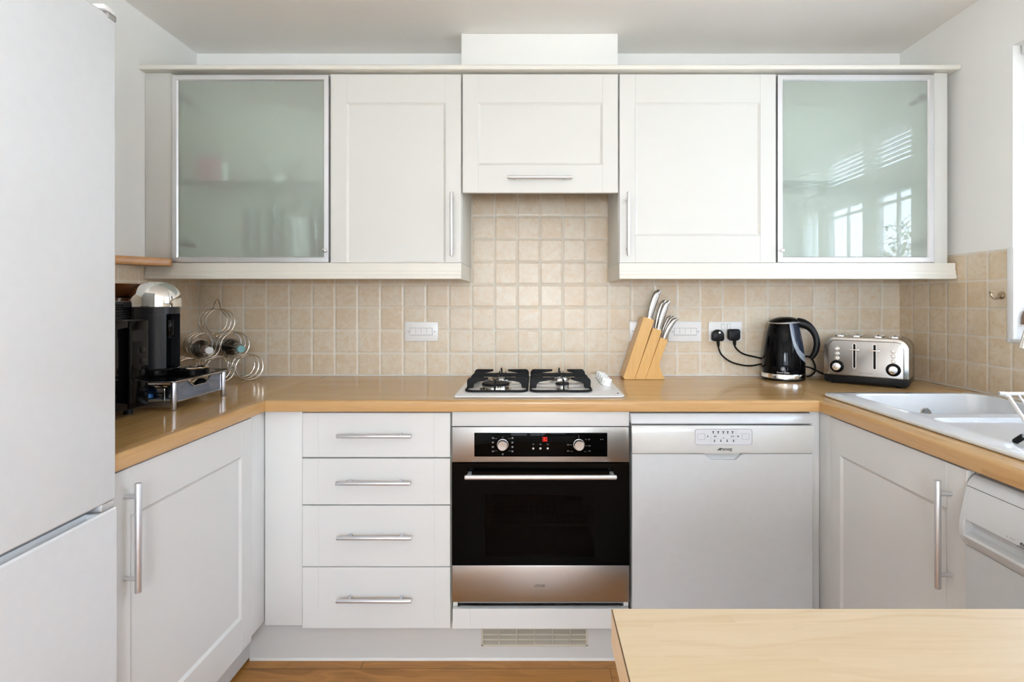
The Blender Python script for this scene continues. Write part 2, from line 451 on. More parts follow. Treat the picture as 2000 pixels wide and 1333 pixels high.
M['tilel'] = tiles('tile_left', 'Y', -0.05, 0.911, 0.1010, 0.1012, (0.70, 0.59, 0.45), (0.65, 0.51, 0.345), (0.61, 0.42, 0.235), (0.71, 0.66, 0.59))
M['tilelit'] = tiles('tile_glare_white', 'Y', -0.081, 0.911, 0.0965, 0.1012, (0.80, 0.79, 0.77), (0.79, 0.78, 0.76), (0.77, 0.76, 0.73), (0.72, 0.71, 0.69))  # wall tile whitened, window glare on reveal and sill put into its colour
M['sealant'] = plastic('white_sealant', (0.80, 0.78, 0.74), 0.4)
M["frost"] = frosted('frosted_glass')
M['pane'] = glass_pane('window_glass')
M['tumbler'] = clear_glass('tumbler_glass', (0.62, 0.74, 0.72))
M['shelfglass'] = clear_glass('shelf_glass', (0.40, 0.60, 0.53))
M['ovenwin'] = dark_window('oven_window_glass')
M['cavity'] = plastic('oven_cavity', (0.035, 0.026, 0.02), 0.4)
M['red'] = emitter('red_display', (1.0, 0.03, 0.02), 2.2)
M['upvc'] = plastic('white_upvc', (0.82, 0.82, 0.82), 0.3)
M['pink'] = plastic('pink_ceramic', (0.62, 0.16, 0.26), 0.3)
M['mugw'] = plastic('mug_white', (0.85, 0.85, 0.83), 0.2)
M['tealp'] = plastic('teal_plastic', (0.12, 0.24, 0.24), 0.4)
M['knifesteel'] = metal('knife_steel', (0.50, 0.49, 0.47), 0.25)
M['dial'] = metal('dial_metal', (0.46, 0.455, 0.45), 0.3)
M['hingemetal'] = metal('hinge_metal', (0.07, 0.07, 0.068), 0.4)
M['tshell'] = metal('toaster_shell', (0.46, 0.45, 0.43), 0.17)
SKY = 8.8; SUN = 30.0; EXPOSURE = 0.66; FILL_LAMPE = 44.0
# ------------------------------------------------------------------ room shell
WL, WR, CEIL = -1.505, 1.614, 2.344
YB = -4.75                      # wall behind the camera
WT = 0.911                      # worktop height
D1 = (-4.62, -3.90, 0.0, 2.12)      # unseen glazed door added behind the camera, sized for oblique fill light
W1 = (-0.56, -1.72, 1.112, 2.11)   # right window: y far, y near, sill, head
struct('floor', MB().box(WL-0.3, WR+0.3, YB-0.3, 0.3, -0.12, 0.0), M['floor'])
struct('ceiling', MB().box(WL-0.3, WR+0.3, YB-0.3, 0.3, CEIL, CEIL+0.15), M['ceil'])
struct('wall_back', MB().box(WL-0.3, WR+0.3, 0.008, 0.3, 0, CEIL), M['wall'])
struct('wall_left', MB().box(WL-0.3, WL, YB-0.3, 0.008, 0, CEIL), M['wall'])
b = MB()
b.box(WR+0.006, WR+0.286, W1[0], 0.008, 0, CEIL)
b.box(WR+0.006, WR+0.286, D1[1], W1[1], 0, CEIL); b.box(WR+0.006, WR+0.286, YB-0.3, D1[0], 0, CEIL); b.box(WR+0.006, WR+0.286, D1[0], D1[1], D1[3], CEIL)
b.box(WR+0.006, WR+0.286, W1[1], W1[0], 0, W1[2])
b.box(WR+0.006, WR+0.286, W1[1], W1[0], W1[3], CEIL)
struct('wall_right', b, M['wall'])
W2 = (-1.05, 1.00, 0.92, 1.78)      # unseen window added behind the camera for soft frontal fill
b = MB(); b.box(WL, W2[0], YB-0.25, YB, 0, CEIL); b.box(W2[1], WR+0.006, YB-0.25, YB, 0, CEIL)
b.box(W2[0], W2[1], YB-0.25, YB, 0, W2[2]); b.box(W2[0], W2[1], YB-0.25, YB, W2[3], CEIL)
struct('wall_front', b, M['wall'])
b = MB(); y0, y1 = YB-0.16, YB-0.09
for k in range(3):
    x0 = W2[0]+(W2[1]-W2[0])*k/3; x1 = W2[0]+(W2[1]-W2[0])*(k+1)/3
    b.box(x0, x0+0.06, y0, y1, W2[2], W2[3], 0.005); b.box(x1-0.06, x1, y0, y1, W2[2], W2[3], 0.005)
    b.box(x0+0.06, x1-0.06, y0, y1, W2[2], W2[2]+0.06, 0.005); b.box(x0+0.06, x1-0.06, y0, y1, W2[3]-0.06, W2[3], 0.005)
struct('fill_window', b, M['upvc'])
struct('fill_window_glass', MB().box(W2[0]+0.05, W2[1]-0.05, YB-0.13, YB-0.125, W2[2]+0.05, W2[3]-0.05), M['pane'])
# tiling (thin slabs glued on the walls)
struct('wall_back_tiling', MB().box(WL, WR, 0.0, 0.008, WT-0.02, 1.82), M['tileb'])
struct('wall_left_tiling', MB().box(WL, WL+0.006, -1.3, 0.0, WT-0.02, 1.374), M['tilel'])
b = MB(); zt = 1.421
b.box(WR, WR+0.006, W1[0], 0.0, WT-0.02, zt); b.box(WR, WR+0.006, W1[1], W1[0], WT-0.02, W1[2]); b.box(WR, WR+0.006, -1.95, W1[1], WT-0.02, zt)
struct('wall_right_tiling', b, M['tiler'])
struct('wall_right_reveal_tiling', MB().box(WR+0.004, WR+0.09, W1[0]-0.006, W1[0], W1[2], zt), M['tilelit'])
b = MB()
b.box(WR-0.003, WR+0.012, W1[0]-0.012, W1[0]+0.014, W1[2]-0.012, zt+0.004, 0.003)
b.box(WR-0.0025, WR+0.012, W1[1], W1[0]-0.0125, W1[2]-0.012, W1[2]+0.003, 0.003)
struct('trim_1', b, M['upvc'])
b = MB()
b.box(WL, WR, -0.008, 0.0, WT, WT+0.006, 0.002)
b.box(WR-0.008, WR, -1.95, 0.0, WT, WT+0.006, 0.002)
struct('trim_2', b, M['sealant'])

# right window with its frame
def frame_bars(b, y0, y1, z0, z1, x0, x1, w):
    b.box(x0, x1, y0, y0+w, z0, z1, 0.006); b.box(x0, x1, y1-w, y1, z0, z1, 0.006)
    b.box(x0, x1, y0+w, y1-w, z0, z0+w, 0.006); b.box(x0, x1, y0+w, y1-w, z1-w, z1, 0.006)
b = MB(); xa, xb = WR+0.085, WR+0.125
ya, yb, za, zb = W1[1], W1[0], W1[2], W1[3]
frame_bars(b, ya, yb, za, zb, xa, xb, 0.05)
mull = (-0.965, -1.40)
for yy in mull: b.box(xa, xb, yy-0.025, yy+0.025, za+0.05, zb-0.05, 0.004)
b.box(xa+0.0015, xb-0.0015, ya+0.05, yb-0.05, 1.79, 1.86, 0.004)
cells = [(ya+0.05, mull[1]-0.025), (mull[1]+0.025, mull[0]-0.025), (mull[0]+0.025, yb-0.05)]
for c0, c1 in cells:
    frame_bars(b, c0, c1, za+0.05, 1.79, xa-0.010, xb-0.01, 0.034)
    frame_bars(b, c0, c1, 1.86, zb-0.05, xa-0.010, xb-0.01, 0.028)
    b.box(xa+0.008, xa+0.020, c0, c1, 1.712, 1.726); b.box(xa+0.008, xa+0.020, (c0+c1)/2-0.007, (c0+c1)/2+0.007, za+0.05, 1.79)
win = struct('window_1', b, M['upvc'])
struct('window_1_glass', MB().box(xa+0.022, xa+0.026, ya+0.05, yb-0.05, za+0.05, zb-0.05), M['pane'])
struct('window_1_sill', MB().box(WR-0.004, xa, ya, yb, W1[2]-0.01, W1[2]+0.001, 0.002), M['tilelit'])

# added glazed door on the window side, unseen, for oblique frontal light
b = MB(); x0, x1 = WR+0.15, WR+0.22; ym = (D1[0]+D1[1])/2
for y0, y1 in ((D1[0], ym), (ym, D1[1])):
    b.box(x0, x1, y0, y0+0.09, 0, D1[3], 0.006); b.box(x0, x1, y1-0.09, y1, 0, D1[3], 0.006)
    b.box(x0, x1, y0+0.09, y1-0.09, 0, 0.12, 0.006); b.box(x0, x1, y0+0.09, y1-0.09, D1[3]-0.09, D1[3], 0.006)
struct('fill_door', b, M['upvc'])
struct('fill_door_glass', MB().box(WR+0.18, WR+0.185, D1[0]+0.08, D1[1]-0.08, 0.1, D1[3]-0.08), M['pane'])

# ------------------------------------------------------------------ cupboard door with tongue and groove frame
def relief(b, w, h, stile, rt, rb, M4, t=0.019, fullh=True):
    """door front in local x (0..w), z (0..h); front at y=0, body to +t"""
    e = 0.0009
    b.box(0, w, 0.006, t, 0, h, 0.0012, 1, M=M4)
    b.box(0, stile, 0, 0.0075, 0, h, e, 1, M=M4); b.box(w-stile, w, 0, 0.0075, 0, h, e, 1, M=M4)
    b.box(stile, w-stile, 0, 0.0075, h-rt, h, e, 1, M=M4)
    z0 = 0
    if rb > 0:
        b.box(stile, w-stile, 0, 0.0075, 0, rb, e, 1, M=M4); z0 = rb
    # sunk panel with a sloped border
    x0, x1, z1 = stile+0.0004, w-stile-0.0004, h-rt-0.0004; z0 = z0+(0.0004 if rb > 0 else 0)
    s = 0.008; d = 0.0052
    vs = [(x0, 0.0006, z0), (x1, 0.0006, z0), (x1, 0.0006, z1), (x0, 0.0006, z1),
          (x0+s, d, z0+s), (x1-s, d, z0+s), (x1-s, d, z1-s), (x0+s, d, z1-s),
          (x0, 0.007, z0), (x1, 0.007, z0), (x1, 0.007, z1), (x0, 0.007, z1)]
    fs = [(4,5,6,7), (0,1,5,4), (1,2,6,5), (2,3,7,6), (3,0,4,7), (0,8,9,1), (1,9,10,2), (2,10,11,3), (3,11,8,0), (8,11,10,9)]
    b.raw([M4 @ Vector(v) for v in vs], fs)
    return b
def T(x, y, z, rz=0): return Matrix.Translation((x, y, z)) @ Matrix.Rotation(rz, 4, 'Z')
def handle(b, p0, p1, out, r=0.006, post=0.12, stand=0.03):
    """bar handle: bar from p0 to p1 (centres of bar), posts go along -out to the door"""
    p0 = Vector(p0); p1 = Vector(p1); o = Vector(out)
    b.cyl(p0, p1, r, n=20, b=0.0012)
    L = p1-p0
    for t in (post, 1-post):
        q = p0+L*t; b.cyl(q, q-o*stand, r*0.72, n=14)
    return b

# ------------------------------------------------------------------ wall cabinets
YF = -0.318                         # face of wall doors
def wx(px): return X(px, YF)
def wz(py): return Z(py, YF)
zt, zb2 = wz(145), wz(514)          # door top, bottom
ctop, cbot = zt+0.006, zb2+0.001
def carcass(b, x0, x1, z0, z1, ybk=-0.001, yfr=-0.298, t=0.018):
    b.box(x0, x0+t, yfr, ybk, z0, z1); b.box(x1-t, x1, yfr, ybk, z0, z1)
    b.box(x0+t, x1-t, yfr, ybk, z1-t, z1); b.box(x0+t, x1-t, yfr, ybk, z0, z0+t)
    b.box(x0+t, x1-t, ybk-0.008, ybk, z0+t, z1-t)
    return b
def glass_cabinet(px0, px1, label, hinge_left, fx0, fx1, flabel):
    x0, x1 = wx(px0), wx(px1)
    t = thing('glass_wall_cabinet', label, 'cabinet', ((x0+x1)/2, -0.15, cbot), 'frosted glass wall cabinets')
    part('carcass', carcass(MB(), x0, x1, cbot, ctop), M['carc'], t)
    part('filler_panel', MB().box(fx0, fx1, YF+0.004, -0.29, cbot-0.002, ctop, 0.001), M['cream'], t, flabel)
    fr = MB(); w = 0.0215; g = 0.003
    a0, a1, c0, c1 = x0+g, x1-g, zb2+g, zt-0.003
    prof = lambda L: None
    for (p, q) in (((a0, c0), (a1, c0)), ((a1, c0), (a1, c1)), ((a1, c1), (a0, c1)), ((a0, c1), (a0, c0))):
        dx, dz = q[0]-p[0], q[1]-p[1]; L = sqrt(dx*dx+dz*dz); ux, uz = dx/L, dz/L; nx, nz = -uz, ux
        pts = []
        for s_, (pp, sg) in enumerate(((p, 1), (q, -1))):
            for (wd, yy) in ((0, YF-0.001), (w-0.004, YF-0.001), (w, YF+0.004), (w, YF+0.018), (0, YF+0.018)):
                pts.append((pp[0]+nx*wd+ux*wd*sg, yy, pp[1]+nz*wd+uz*wd*sg))
        n = 5
        fs = [tuple(range(5)), tuple(range(9, 4, -1))]+[(i, (i+1) % n, n+(i+1) % n, n+i) for i in range(n)]
        fr.raw(pts, fs)
    d = part('door', fr, M['alu'], t, 'aluminium framed door')
    part('glass_panel', MB().box(a0+w-0.002, a1-w+0.002, YF+0.006, YF+0.010, c0+w-0.002, c1-w+0.002), M['frost'], d, 'green tinted frosted glass panel')
    kx = (a1-0.010) if hinge_left else (a0+0.010); kz = wz(490)
    part('knob', MB().lathe([(0,0.0),(0.004,0.0),(0.004,0.010),(0.008,0.013),(0.0085,0.018),(0.006,0.023),(0,0.0245)], n=20,
         M=Matrix.Translation((kx, YF-0.001, kz)) @ Matrix.Rotation(pi/2, 4, 'X')), M['chrome'], d, 'small round chrome knob')
    for py in (186, 475):
        hx = (a0+0.030) if hinge_left else (a1-0.030); sg = 1 if hinge_left else -1
        h = MB(); hz = wz(py)
        h.box(hx-0.010, hx+0.012, YF+0.012, YF+0.024, hz-0.008, hz+0.008, 0.003)
        h.box(hx-sg*0.008, hx+sg*0.0, YF+0.012, YF+0.10, hz-0.009, hz+0.009, 0.003)
        h.cyl((hx, YF+0.0105, hz), (hx, YF+0.025, hz), 0.014, n=20)
        part('hinge', h, M['hingemetal'], t, 'metal hinge')
    zs = wz(343)
    part('shelf', MB().box(x0+0.019, x1-0.019, -0.294, -0.012, zs-0.021, zs-0.014, 0.001), M['shelfglass'], t, 'clear glass shelf')
    return t, x0, x1, zs-0.014
gl, gx0, gx1, gsh = glass_cabinet(334.5, 643.5, 'frosted glass wall cabinet with blurred glasses and mugs inside, beside the fridge', True, WL+0.001, wx(334), 'cream filler strip against the wall')
gr, hx0, hx1, hsh = glass_cabinet(1517.5, 1825.5, 'frosted glass wall cabinet whose pane mirrors the window, above the toaster', False, wx(1826), wx(1852), 'cream filler strip')

def plain_cabinet(px0, px1, label, handle_px, rb):
    x0, x1 = wx(px0), wx(px1)
    t = thing('wall_cabinet', label, 'cabinet', ((x0+x1)/2, -0.15, cbot), 'cream panelled wall cabinets')
    part('carcass', MB().box(x0+0.0005, x1-0.0005, -0.298, -0.001, cbot, ctop, 0.001), M['cream'], t)
    g = 0.0022
    d = part('door', relief(MB(), x1-x0-2*g, zt-zb2-0.001, 0.060, 0.110, rb, T(x0+g, YF, zb2+0.001)), M['cream'], t, 'panelled door', ang=18)
    hx = X(handle_px, YF-0.03)
    part('handle', handle(MB(), (hx, YF-0.030, Z(375, YF-0.03)), (hx, YF-0.030, Z(500, YF-0.03)), (0,-1,0)), M['alu'], d, 'satin metal bar handle')
    return t
plain_cabinet(645, 901.5, 'cream wall cabinet with a tall bar handle, between frosted glass door and cooker hood', 881.5, 0)
plain_cabinet(1209, 1516.5, 'cream wall cabinet with bar handle beside its hood edge, above the knife block', 1227.5, 0.105)
# hood cabinet
x0, x1 = wx(902.5), wx(1208); zh = wz(377)
t = thing('hood_cabinet', 'short cream cupboard hiding the cooker hood above the hob, with horizontal handle', 'cabinet', ((x0+x1)/2, -0.15, zh))
part('carcass', MB().box(x0+0.001, x1-0.001, -0.296, -0.001, 1.742, ctop, 0.001), M['cream'], t)
d = part('door', relief(MB(), x1-x0-0.005, zt-zh-0.001, 0.060, 0.110, 0.108, T(x0+0.0025, YF-0.003, zh)), M['cream'], t, 'lift-up panelled door', ang=18)
hz = Z(346.5, YF-0.03)
part('handle', handle(MB(), (X(991, YF-0.033), YF-0.033, hz), (X(1118, YF-0.033), YF-0.033, hz), (0,-1,0)), M['alu'], d, 'satin metal bar handle')
part('hood_underside', MB().box(x0+0.03, x1-0.03, -0.29, -0.01, 1.728, 1.742, 0.002), M['alu'], t, 'metal hood underside')
# boxed duct above the hood
yd = -0.174
solo('hood_duct_box', MB().box(X(901, yd), X(1206.5, yd), yd, 0.006, ctop+0.012, CEIL-0.001, 0.0015), M['wall'], 'white boxed-in duct above the hood cupboard, reaching the ceiling', 'duct box')
# cornice: stepped moulding on the tops
yc = -0.335
b = MB()
z0, z1 = ctop+0.001, Z(126, yc-0.012)
prof = [(yc+0.016, z0), (yc-0.008, z0), (yc-0.011, z0+0.0015), (yc-0.0125, z0+0.005), (yc-0.013, z1-0.003), (yc-0.010, z1), (-0.20, z1), (-0.20, z0)]
b.prism(prof, 'X', WL+0.001, WR-0.003)
solo('cornice', b, M['creamd'], 'long cream cornice moulding along the tops of the wall cabinets', 'cornice', ang=22)
# pelmets below (with returns beside the hob)
yp = -0.322
def pelmet(x0, x1, ret, label):
    zt_, zb_ = zb2, Z(545.5, yp)
    h = zt_-zb_
    pr = [(yp, zt_-0.0005), (yp, zb_+h*0.52), (yp-0.003, zb_+h*0.50), (yp-0.003, zb_+h*0.30), (yp-0.006, zb_+h*0.24), (yp-0.007, zb_+0.002), (yp-0.005, zb_), (yp+0.016, zb_), (yp+0.016, zt_-0.0005)]
    b = MB(); b.prism(pr, 'X', x0, x1)
    if ret is not None:
        sg = 1 if ret == x1 else -1
        b.prism([(ret-sg*0.018, zt_-0.0005), (ret-sg*0.018, zb_), (ret+sg*0.0, zb_), (ret, zt_-0.0005)], 'Y', yp+0.016, -0.001)
    return solo('pelmet', b, M['creamd'], label, 'pelmet', 'pelmets under the wall cabinets')
pelmet(WL+0.008, wx(901.5)-0.0005, wx(901.5)-0.0005, 'cream pelmet rail under the wall cabinets between coffee machine and hob')
pelmet(wx(1209)+0.0005, WR-0.004, wx(1209)+0.0005, 'cream pelmet rail under the wall cabinets above knife block and toaster')

# small wooden corner shelf on the left wall
zs0, zs1 = 1.239+(590-517)*1.96/F, 1.239+(590-501)*1.96/F
b = MB(); b.prism([(WL+0.001, -0.500), (WL+0.001+0.02, -0.470), (-1.388, -0.345), (-1.388, -0.331), (WL+0.001, -0.331)], 'Z', zs0, zs1, 0.002)
solo('corner_shelf', b, M['shelfwood'], 'orange-brown wooden corner shelf strip between fridge and wall cabinets', 'shelf')

# ------------------------------------------------------------------ things behind the frosted glass
def tumbler(x, y, z, r, h, label, mat='tumbler', name='drinking_glass', cat='glass'):
    b = MB(); b.lathe([(0,0.004),(r*0.72,0.004),(r*0.78,0.0),(r*0.80,0.002),(r,h),(r-0.003,h),(r*0.80-0.003,0.010),(0,0.010)], (x,y,z), 28)
    return solo(name, b, M[mat], label, cat, 'glassware in the frosted cabinet' if name == 'drinking_glass' else None)
fz = cbot+0.018
yg = -0.255
def gxx(px): return X(px, yg)
hh = 0.098
for i, (px, n) in enumerate(((491, 'column nearer the hinges'), (537, 'column beside the white mug'))):
    tumbler(gxx(px), yg, fz+0.0005, 0.037, hh, f'lower glass of the stacked {n} behind frosted glass', 'tealp' if False else 'tumbler')
    tumbler(gxx(px), yg, fz+hh+0.001, 0.037, hh, f'upper glass of the stacked {n} behind frosted glass')
tumbler(gxx(620), yg-0.01, fz+0.0005, 0.029, 0.19, 'tall glass next to the knob behind the frosted door')
x = gxx(581); b = MB(); b.lathe([(0,0),(0.030,0),(0.034,0.01),(0.047,0.165),(0.044,0.165),(0.031,0.012),(0,0.010)], (x, yg+0.035, fz+0.0005), 32)
t = thing('mug', 'tall white mug with its handle in front, behind the frosted glass', 'mug', (x, yg, fz))
part('body', b, M['mugw'], t)
part('handle', MB().tube([(x+0.004, yg, fz+0.105), (x+0.005, yg-0.026, fz+0.10), (x+0.005, yg-0.030, fz+0.06), (x+0.004, yg+0.003, fz+0.045)], 0.006), M['mugw'], t)
def shelf_item(name, px, r, h, mat, label, cat, prof=None, y=-0.15):
    x = X(px, y); prof = prof or [(0,0),(r*0.8,0),(r,h*0.25),(r,h),(r-0.004,h),(r-0.004,0.012),(0,0.010)]
    solo(name, MB().lathe(prof, (x, y, gsh+0.0005), 28), M[mat], label, cat)
shelf_item('storage_jar', 418, 0.058, 0.115, 'pink', 'pink pot on the shelf behind the frosted glass', 'pot')
shelf_item('egg_cup', 441, 0.016, 0.085, 'mugw', 'slim white cup beside the pink pot behind frosted glass', 'cup', None, -0.24)
shelf_item('bowl', 545, 0.07, 0.115, 'mugw', 'white bowl on the glass shelf behind the frosted door', 'bowl', [(0,0),(0.035,0),(0.035,0.05),(0.04,0.055),(0.085,0.115),(0.082,0.115),(0.038,0.06),(0,0.058)])

# ------------------------------------------------------------------ base units, back run
YD = -0.579
def dx(px): return X(px, YD)
def dz(py): return Z(py, YD)
zplinth = 0.145; ztop = WT-0.0385
x0, x1 = dx(589.5), dx(880.5)
t = thing('drawer_unit', 'white base unit with four drawers standing to the oven\'s side', 'drawer unit', ((x0+x1)/2, -0.29, zplinth))
part('carcass', MB().box(x0+0.001, x1-0.001, YD+0.021, -0.03, zplinth, ztop-0.001), M['carc'], t)
for i, (a, b_, hpx0, hpx1, hpy) in enumerate(((807, 893.6, 657, 803, 853), (896.5, 986.3, 655.5, 801.5, 945), (988.5, 1107.2, 657.5, 803.5, 1052), (1109, 1228, 656.5, 803, 1175))):
    zb_, zt_ = dz(b_), dz(a); w = x1-x0-0.004; h = zt_-zb_
    d = MB(); M4 = T(x0+0.002, YD, zb_); st = 0.054
    d.box(0, w, 0.006, 0.019, 0, h, 0.001, 1, M=M4)
    for u0, u1 in ((0, st), (st, w-st), (w-st, w)): d.box(u0, u1, 0, 0.0075, 0, h, 0.0008, 1, M=M4)
    dr = part('drawer', d, M['base'], t, ['top drawer', 'second drawer from top', 'third, deeper drawer', 'bottom, deeper drawer'][i])
    yh = YD-0.030
    part('handle', handle(MB(), (X(hpx0, yh), yh, Z(hpy, yh)), (X(hpx1, yh), yh, Z(hpy, yh)), (0,-1,0.0), 0.0065, 0.155), M['alud'], dr, 'silver bar handle')
# corner posts
xl = -0.912; xr = 0.955
solo('filler_board', MB().box(xl, x0-0.001, YD+0.006, YD+0.024, dz(1224), ztop-0.001, 0.001), M['base'], 'plain white corner panel between drawers and fridge-side cupboard', 'panel', 'corner filler panels')
xo0, xo1 = dx(882.5), dx(1229.5)
# oven cabinet
t = thing('oven_housing', 'white base unit framing the built-in oven under the hob', 'base unit', ((xo0+xo1)/2, -0.29, zplinth))
b = MB(); b.box(xo0+0.0005, xo0+0.016, YD+0.021, -0.03, zplinth, ztop-0.001); b.box(xo1-0.016, xo1-0.0005, YD+0.021, -0.03, zplinth, ztop-0.001)
b.box(xo0+0.016, xo1-0.016, YD+0.03, -0.03, zplinth, zplinth+0.018); b.box(xo0+0.016, xo1-0.016, -0.038, -0.03, zplinth, ztop-0.001)
part('carcass', b, M['carc'], t)
part('top_panel', MB().box(xo0+0.001, xo1-0.001, YD, YD+0.019, dz(833), ztop-0.0015, 0.001), M['base'], t, 'white strip above the oven')
d = MB(); w = xo1-xo0-0.004; h = dz(1190)-dz(1229); M4 = T(xo0+0.002, YD, dz(1229))
d.box(0, w, 0.006, 0.019, 0, h, 0.001, 1, M=M4)
for u0, u1 in ((0, 0.06), (0.06, w-0.06), (w-0.06, w)): d.box(u0, u1, 0, 0.0075, 0, h, 0.0008, 1, M=M4)
part('bottom_panel', d, M['base'], t, 'white strip below the oven')
part('support_rail', MB().box(xo0+0.017, xo1-0.017, YD+0.035, YD+0.05, dz(1190), dz(1175)), M['greytrim'], t, 'grey rail in the gap under the oven')

# oven
YO = YD-0.004
def ox(px): return X(px, YO)
def oz(py): return Z(py, YO)
ex0, ex1 = ox(883), ox(1229)
t = thing('oven', 'built-in steel and black glass oven with red clock, under the hob', 'oven', ((ex0+ex1)/2, -0.29, oz(1176)))
b = MB(); ya, yb_ = YO+0.022, -0.06; a0, a1 = xo0+0.018, xo1-0.018; c0, c1 = oz(1170), oz(836)
wx0, wx1, wz0, wz1 = ox(948), ox(1161), oz(1088), oz(966)
b.box(a0, a1, ya, yb_, c0, wz0-0.005); b.box(a0, a1, ya, yb_, wz1+0.005, c1)
b.box(a0, wx0-0.005, ya, yb_, wz0-0.005, wz1+0.005); b.box(wx1+0.005, a1, ya, yb_, wz0-0.005, wz1+0.005)
b.box(wx0-0.005, wx1+0.005, yb_-0.01, yb_, wz0-0.005, wz1+0.005)
part('cavity', b, M['cavity'], t, 'dark oven cavity')
part('control_fascia', MB().box(ex0, ex1, YO-0.002, YO+0.02, oz(903), oz(834.5), 0.002), M['steel'], t, 'brushed steel control strip')
g = part('control_glass', MB().box(ox(926.5), ox(1186), YO-0.004, YO-0.001, oz(892), oz(845.5), 0.001), M['ovenglass'], t, 'black glass control strip')
b = MB(); yg2 = YO-0.0042
for px in (982, 1130.5):
    k = MB(); cx, cz = ox(px), oz(868.5)
    R = Matrix.Translation((cx, YO-0.004, cz)) @ Matrix.Rotation(pi/2, 4, 'X')
    k.lathe([(0.019,0),(0.019,0.001),(0.0165,0.001)], n=36, M=R)
    k.lathe([(0.0175,0),(0.0172,0.012),(0.0160,0.017),(0.015,0.0178),(0,0.0172)], n=36, M=R)
    kk = part('knob', k, M['dial'], t, 'round metal knob')
for s_, py in (('', 0),):
    mk = MB(); dim = MB()
    for px, y0_, sd in ((982, 868.5, 1),):
        for i in range(4):
            for sx in (-1, 1):
                yy = 855.5 + i*8.7; xx = px + sx*19
                mk.box(ox(xx-1.8), ox(xx+1.8), yg2-0.0002, yg2, oz(yy+1.6), oz(yy-1.6))
                if i in (0, 3): mk.box(ox(px+sx*11), ox(px+sx*16), yg2-0.0002, yg2, oz(yy+0.4+(1 if i == 0 else -1)), oz(yy-0.3+(1 if i == 0 else -1)))
        mk.box(ox(px-1.6), ox(px+1.6), yg2-0.0002, yg2, oz(888.5), oz(885.5)); mk.box(ox(px-0.8), ox(px+0.8), yg2-0.0002, yg2, oz(854.5), oz(853))
    part('dial_markings', mk, M['inkd'], g, 'pale cooking symbols'); mk = MB()
    def txt(s, px, py, size, mat_b, al='CENTER'):
        mat_b.text(s, size, Matrix.Translation((ox(px), yg2, oz(py))) @ Matrix.Rotation(pi/2, 4, 'X'), align=al)
    for s, px, py, dpx, dpy in (('50', 1150.5, 858.5, 1144.5, 858.5), ('100', 1150.5, 870.8, 1144.5, 870.8), ('150', 1150.5, 881, 1142.5, 881.8), ('250', 1109.5, 868.8, 1115, 868.8), ('200', 1109.5, 881, 1116.5, 881.8)):
        fg = MB(); txt(s, px, py, 0.0062, fg); fg.box(ox(dpx-2), ox(dpx+2), yg2-0.0002, yg2, oz(dpy+0.3), oz(dpy-0.3))
        part('lettering', fg, M['inkd'], g, 'pale temperature figure')
    for py in (851, 854.2): mk.box(ox(1129.7), ox(1130.9), yg2-0.0002, yg2, oz(py+0.7), oz(py-0.7))
    part('dial_markings', mk, M['inkd'], g, 'pale dots over the temperature dial'); mk = MB()
    for px in (1173, 1177): mk.box(ox(px-0.8), ox(px+0.8), yg2-0.0002, yg2, oz(859), oz(857.6))
    part('indicator_marks', mk, M['inkd'], g, 'pale dots at the panel end'); mk = MB()
    for px in (1041.5, 1055.5, 1069.8): mk.ring((ox(px), yg2, oz(867.8)), (0,1,0), 0.0024, 0.0006, 16, 5)
part('button_symbols', mk, M['inkd'], g, 'pale ring symbols')
for px in (1041.5, 1055.5, 1069.8):
    part('button', MB().cyl((ox(px), YO-0.004, oz(875.8)), (ox(px), YO-0.008, oz(875.8)), 0.0037, n=18, b=0.0008), M['dial'], t, 'small metal button')
# red seven segment figures "30"
b = MB()
def seg7(b, ch, x, z, w, h, y):
    q = w*0.17
    S = {'a': (0,w,h-q,h), 'd': (0,w,0,q), 'g': (0,w,h/2-q/2,h/2+q/2), 'b': (w-q,w,h/2,h), 'c': (w-q,w,0,h/2), 'f': (0,q,h/2,h), 'e': (0,q,0,h/2)}
    for s in {'3': 'abgcd', '0': 'abcdef'}[ch]:
        u0, u1, v0, v1 = S[s]; b.box(x+u0, x+u1, y-0.0003, y, z+v0, z+v1)
hh2 = oz(854.2)-oz(861.8)
seg7(b, '3', ox(1059.3), oz(861.8), 0.0068, hh2, yg2); seg7(b, '0', ox(1064.3), oz(861.8), 0.0068, hh2, yg2)
part('clock_digits', b, M['red'], g, 'glowing red figures')
# door: black glass around a see-through window, steel foot
b = MB(); yd0, yd1 = YO-0.002, YO+0.016; top, bot = oz(905), oz(1104.5)
b.box(ex0, wx0, yd0, yd1, bot, top); b.box(wx1, ex1, yd0, yd1, bot, top); b.box(wx0, wx1, yd0, yd1, bot, wz0); b.box(wx0, wx1, yd0, yd1, wz1, top)
dr = part('door', b, M['ovenglass'], t, 'black glass oven door')
part('window', MB().box(wx0, wx1, yd0, yd0+0.003, wz0, wz1), M['ovenwin'], dr, 'see-through oven window')
b = MB(); yh = YO-0.045; zh = Z(933, yh)
b.box(X(907, yh), X(1205, yh), yh-0.006, yh+0.006, zh-0.0075, zh+0.0075, 0.005, 3)
for px in (915, 1197): b.box(X(px, yh)-0.006, X(px, yh)+0.006, yh, yd0, zh-0.006, zh+0.006, 0.001)
part('handle', b, M['alu'], dr, 'long metal towel-bar handle')
f = part('bottom_fascia', MB().box(ex0, ex1, YO-0.002, YO+0.02, oz(1176.5), bot-0.0005, 0.002), M['steel'], t, 'brushed steel panel below the door')
b = MB(); b.text('LOGIK', 0.0128, Matrix.Translation((ox(1054.3), YO-0.0022, oz(1144.5))) @ Matrix.Rotation(pi/2, 4, 'X'))
part('lettering', b, M['ink'], f, 'black lettering')
b = MB()
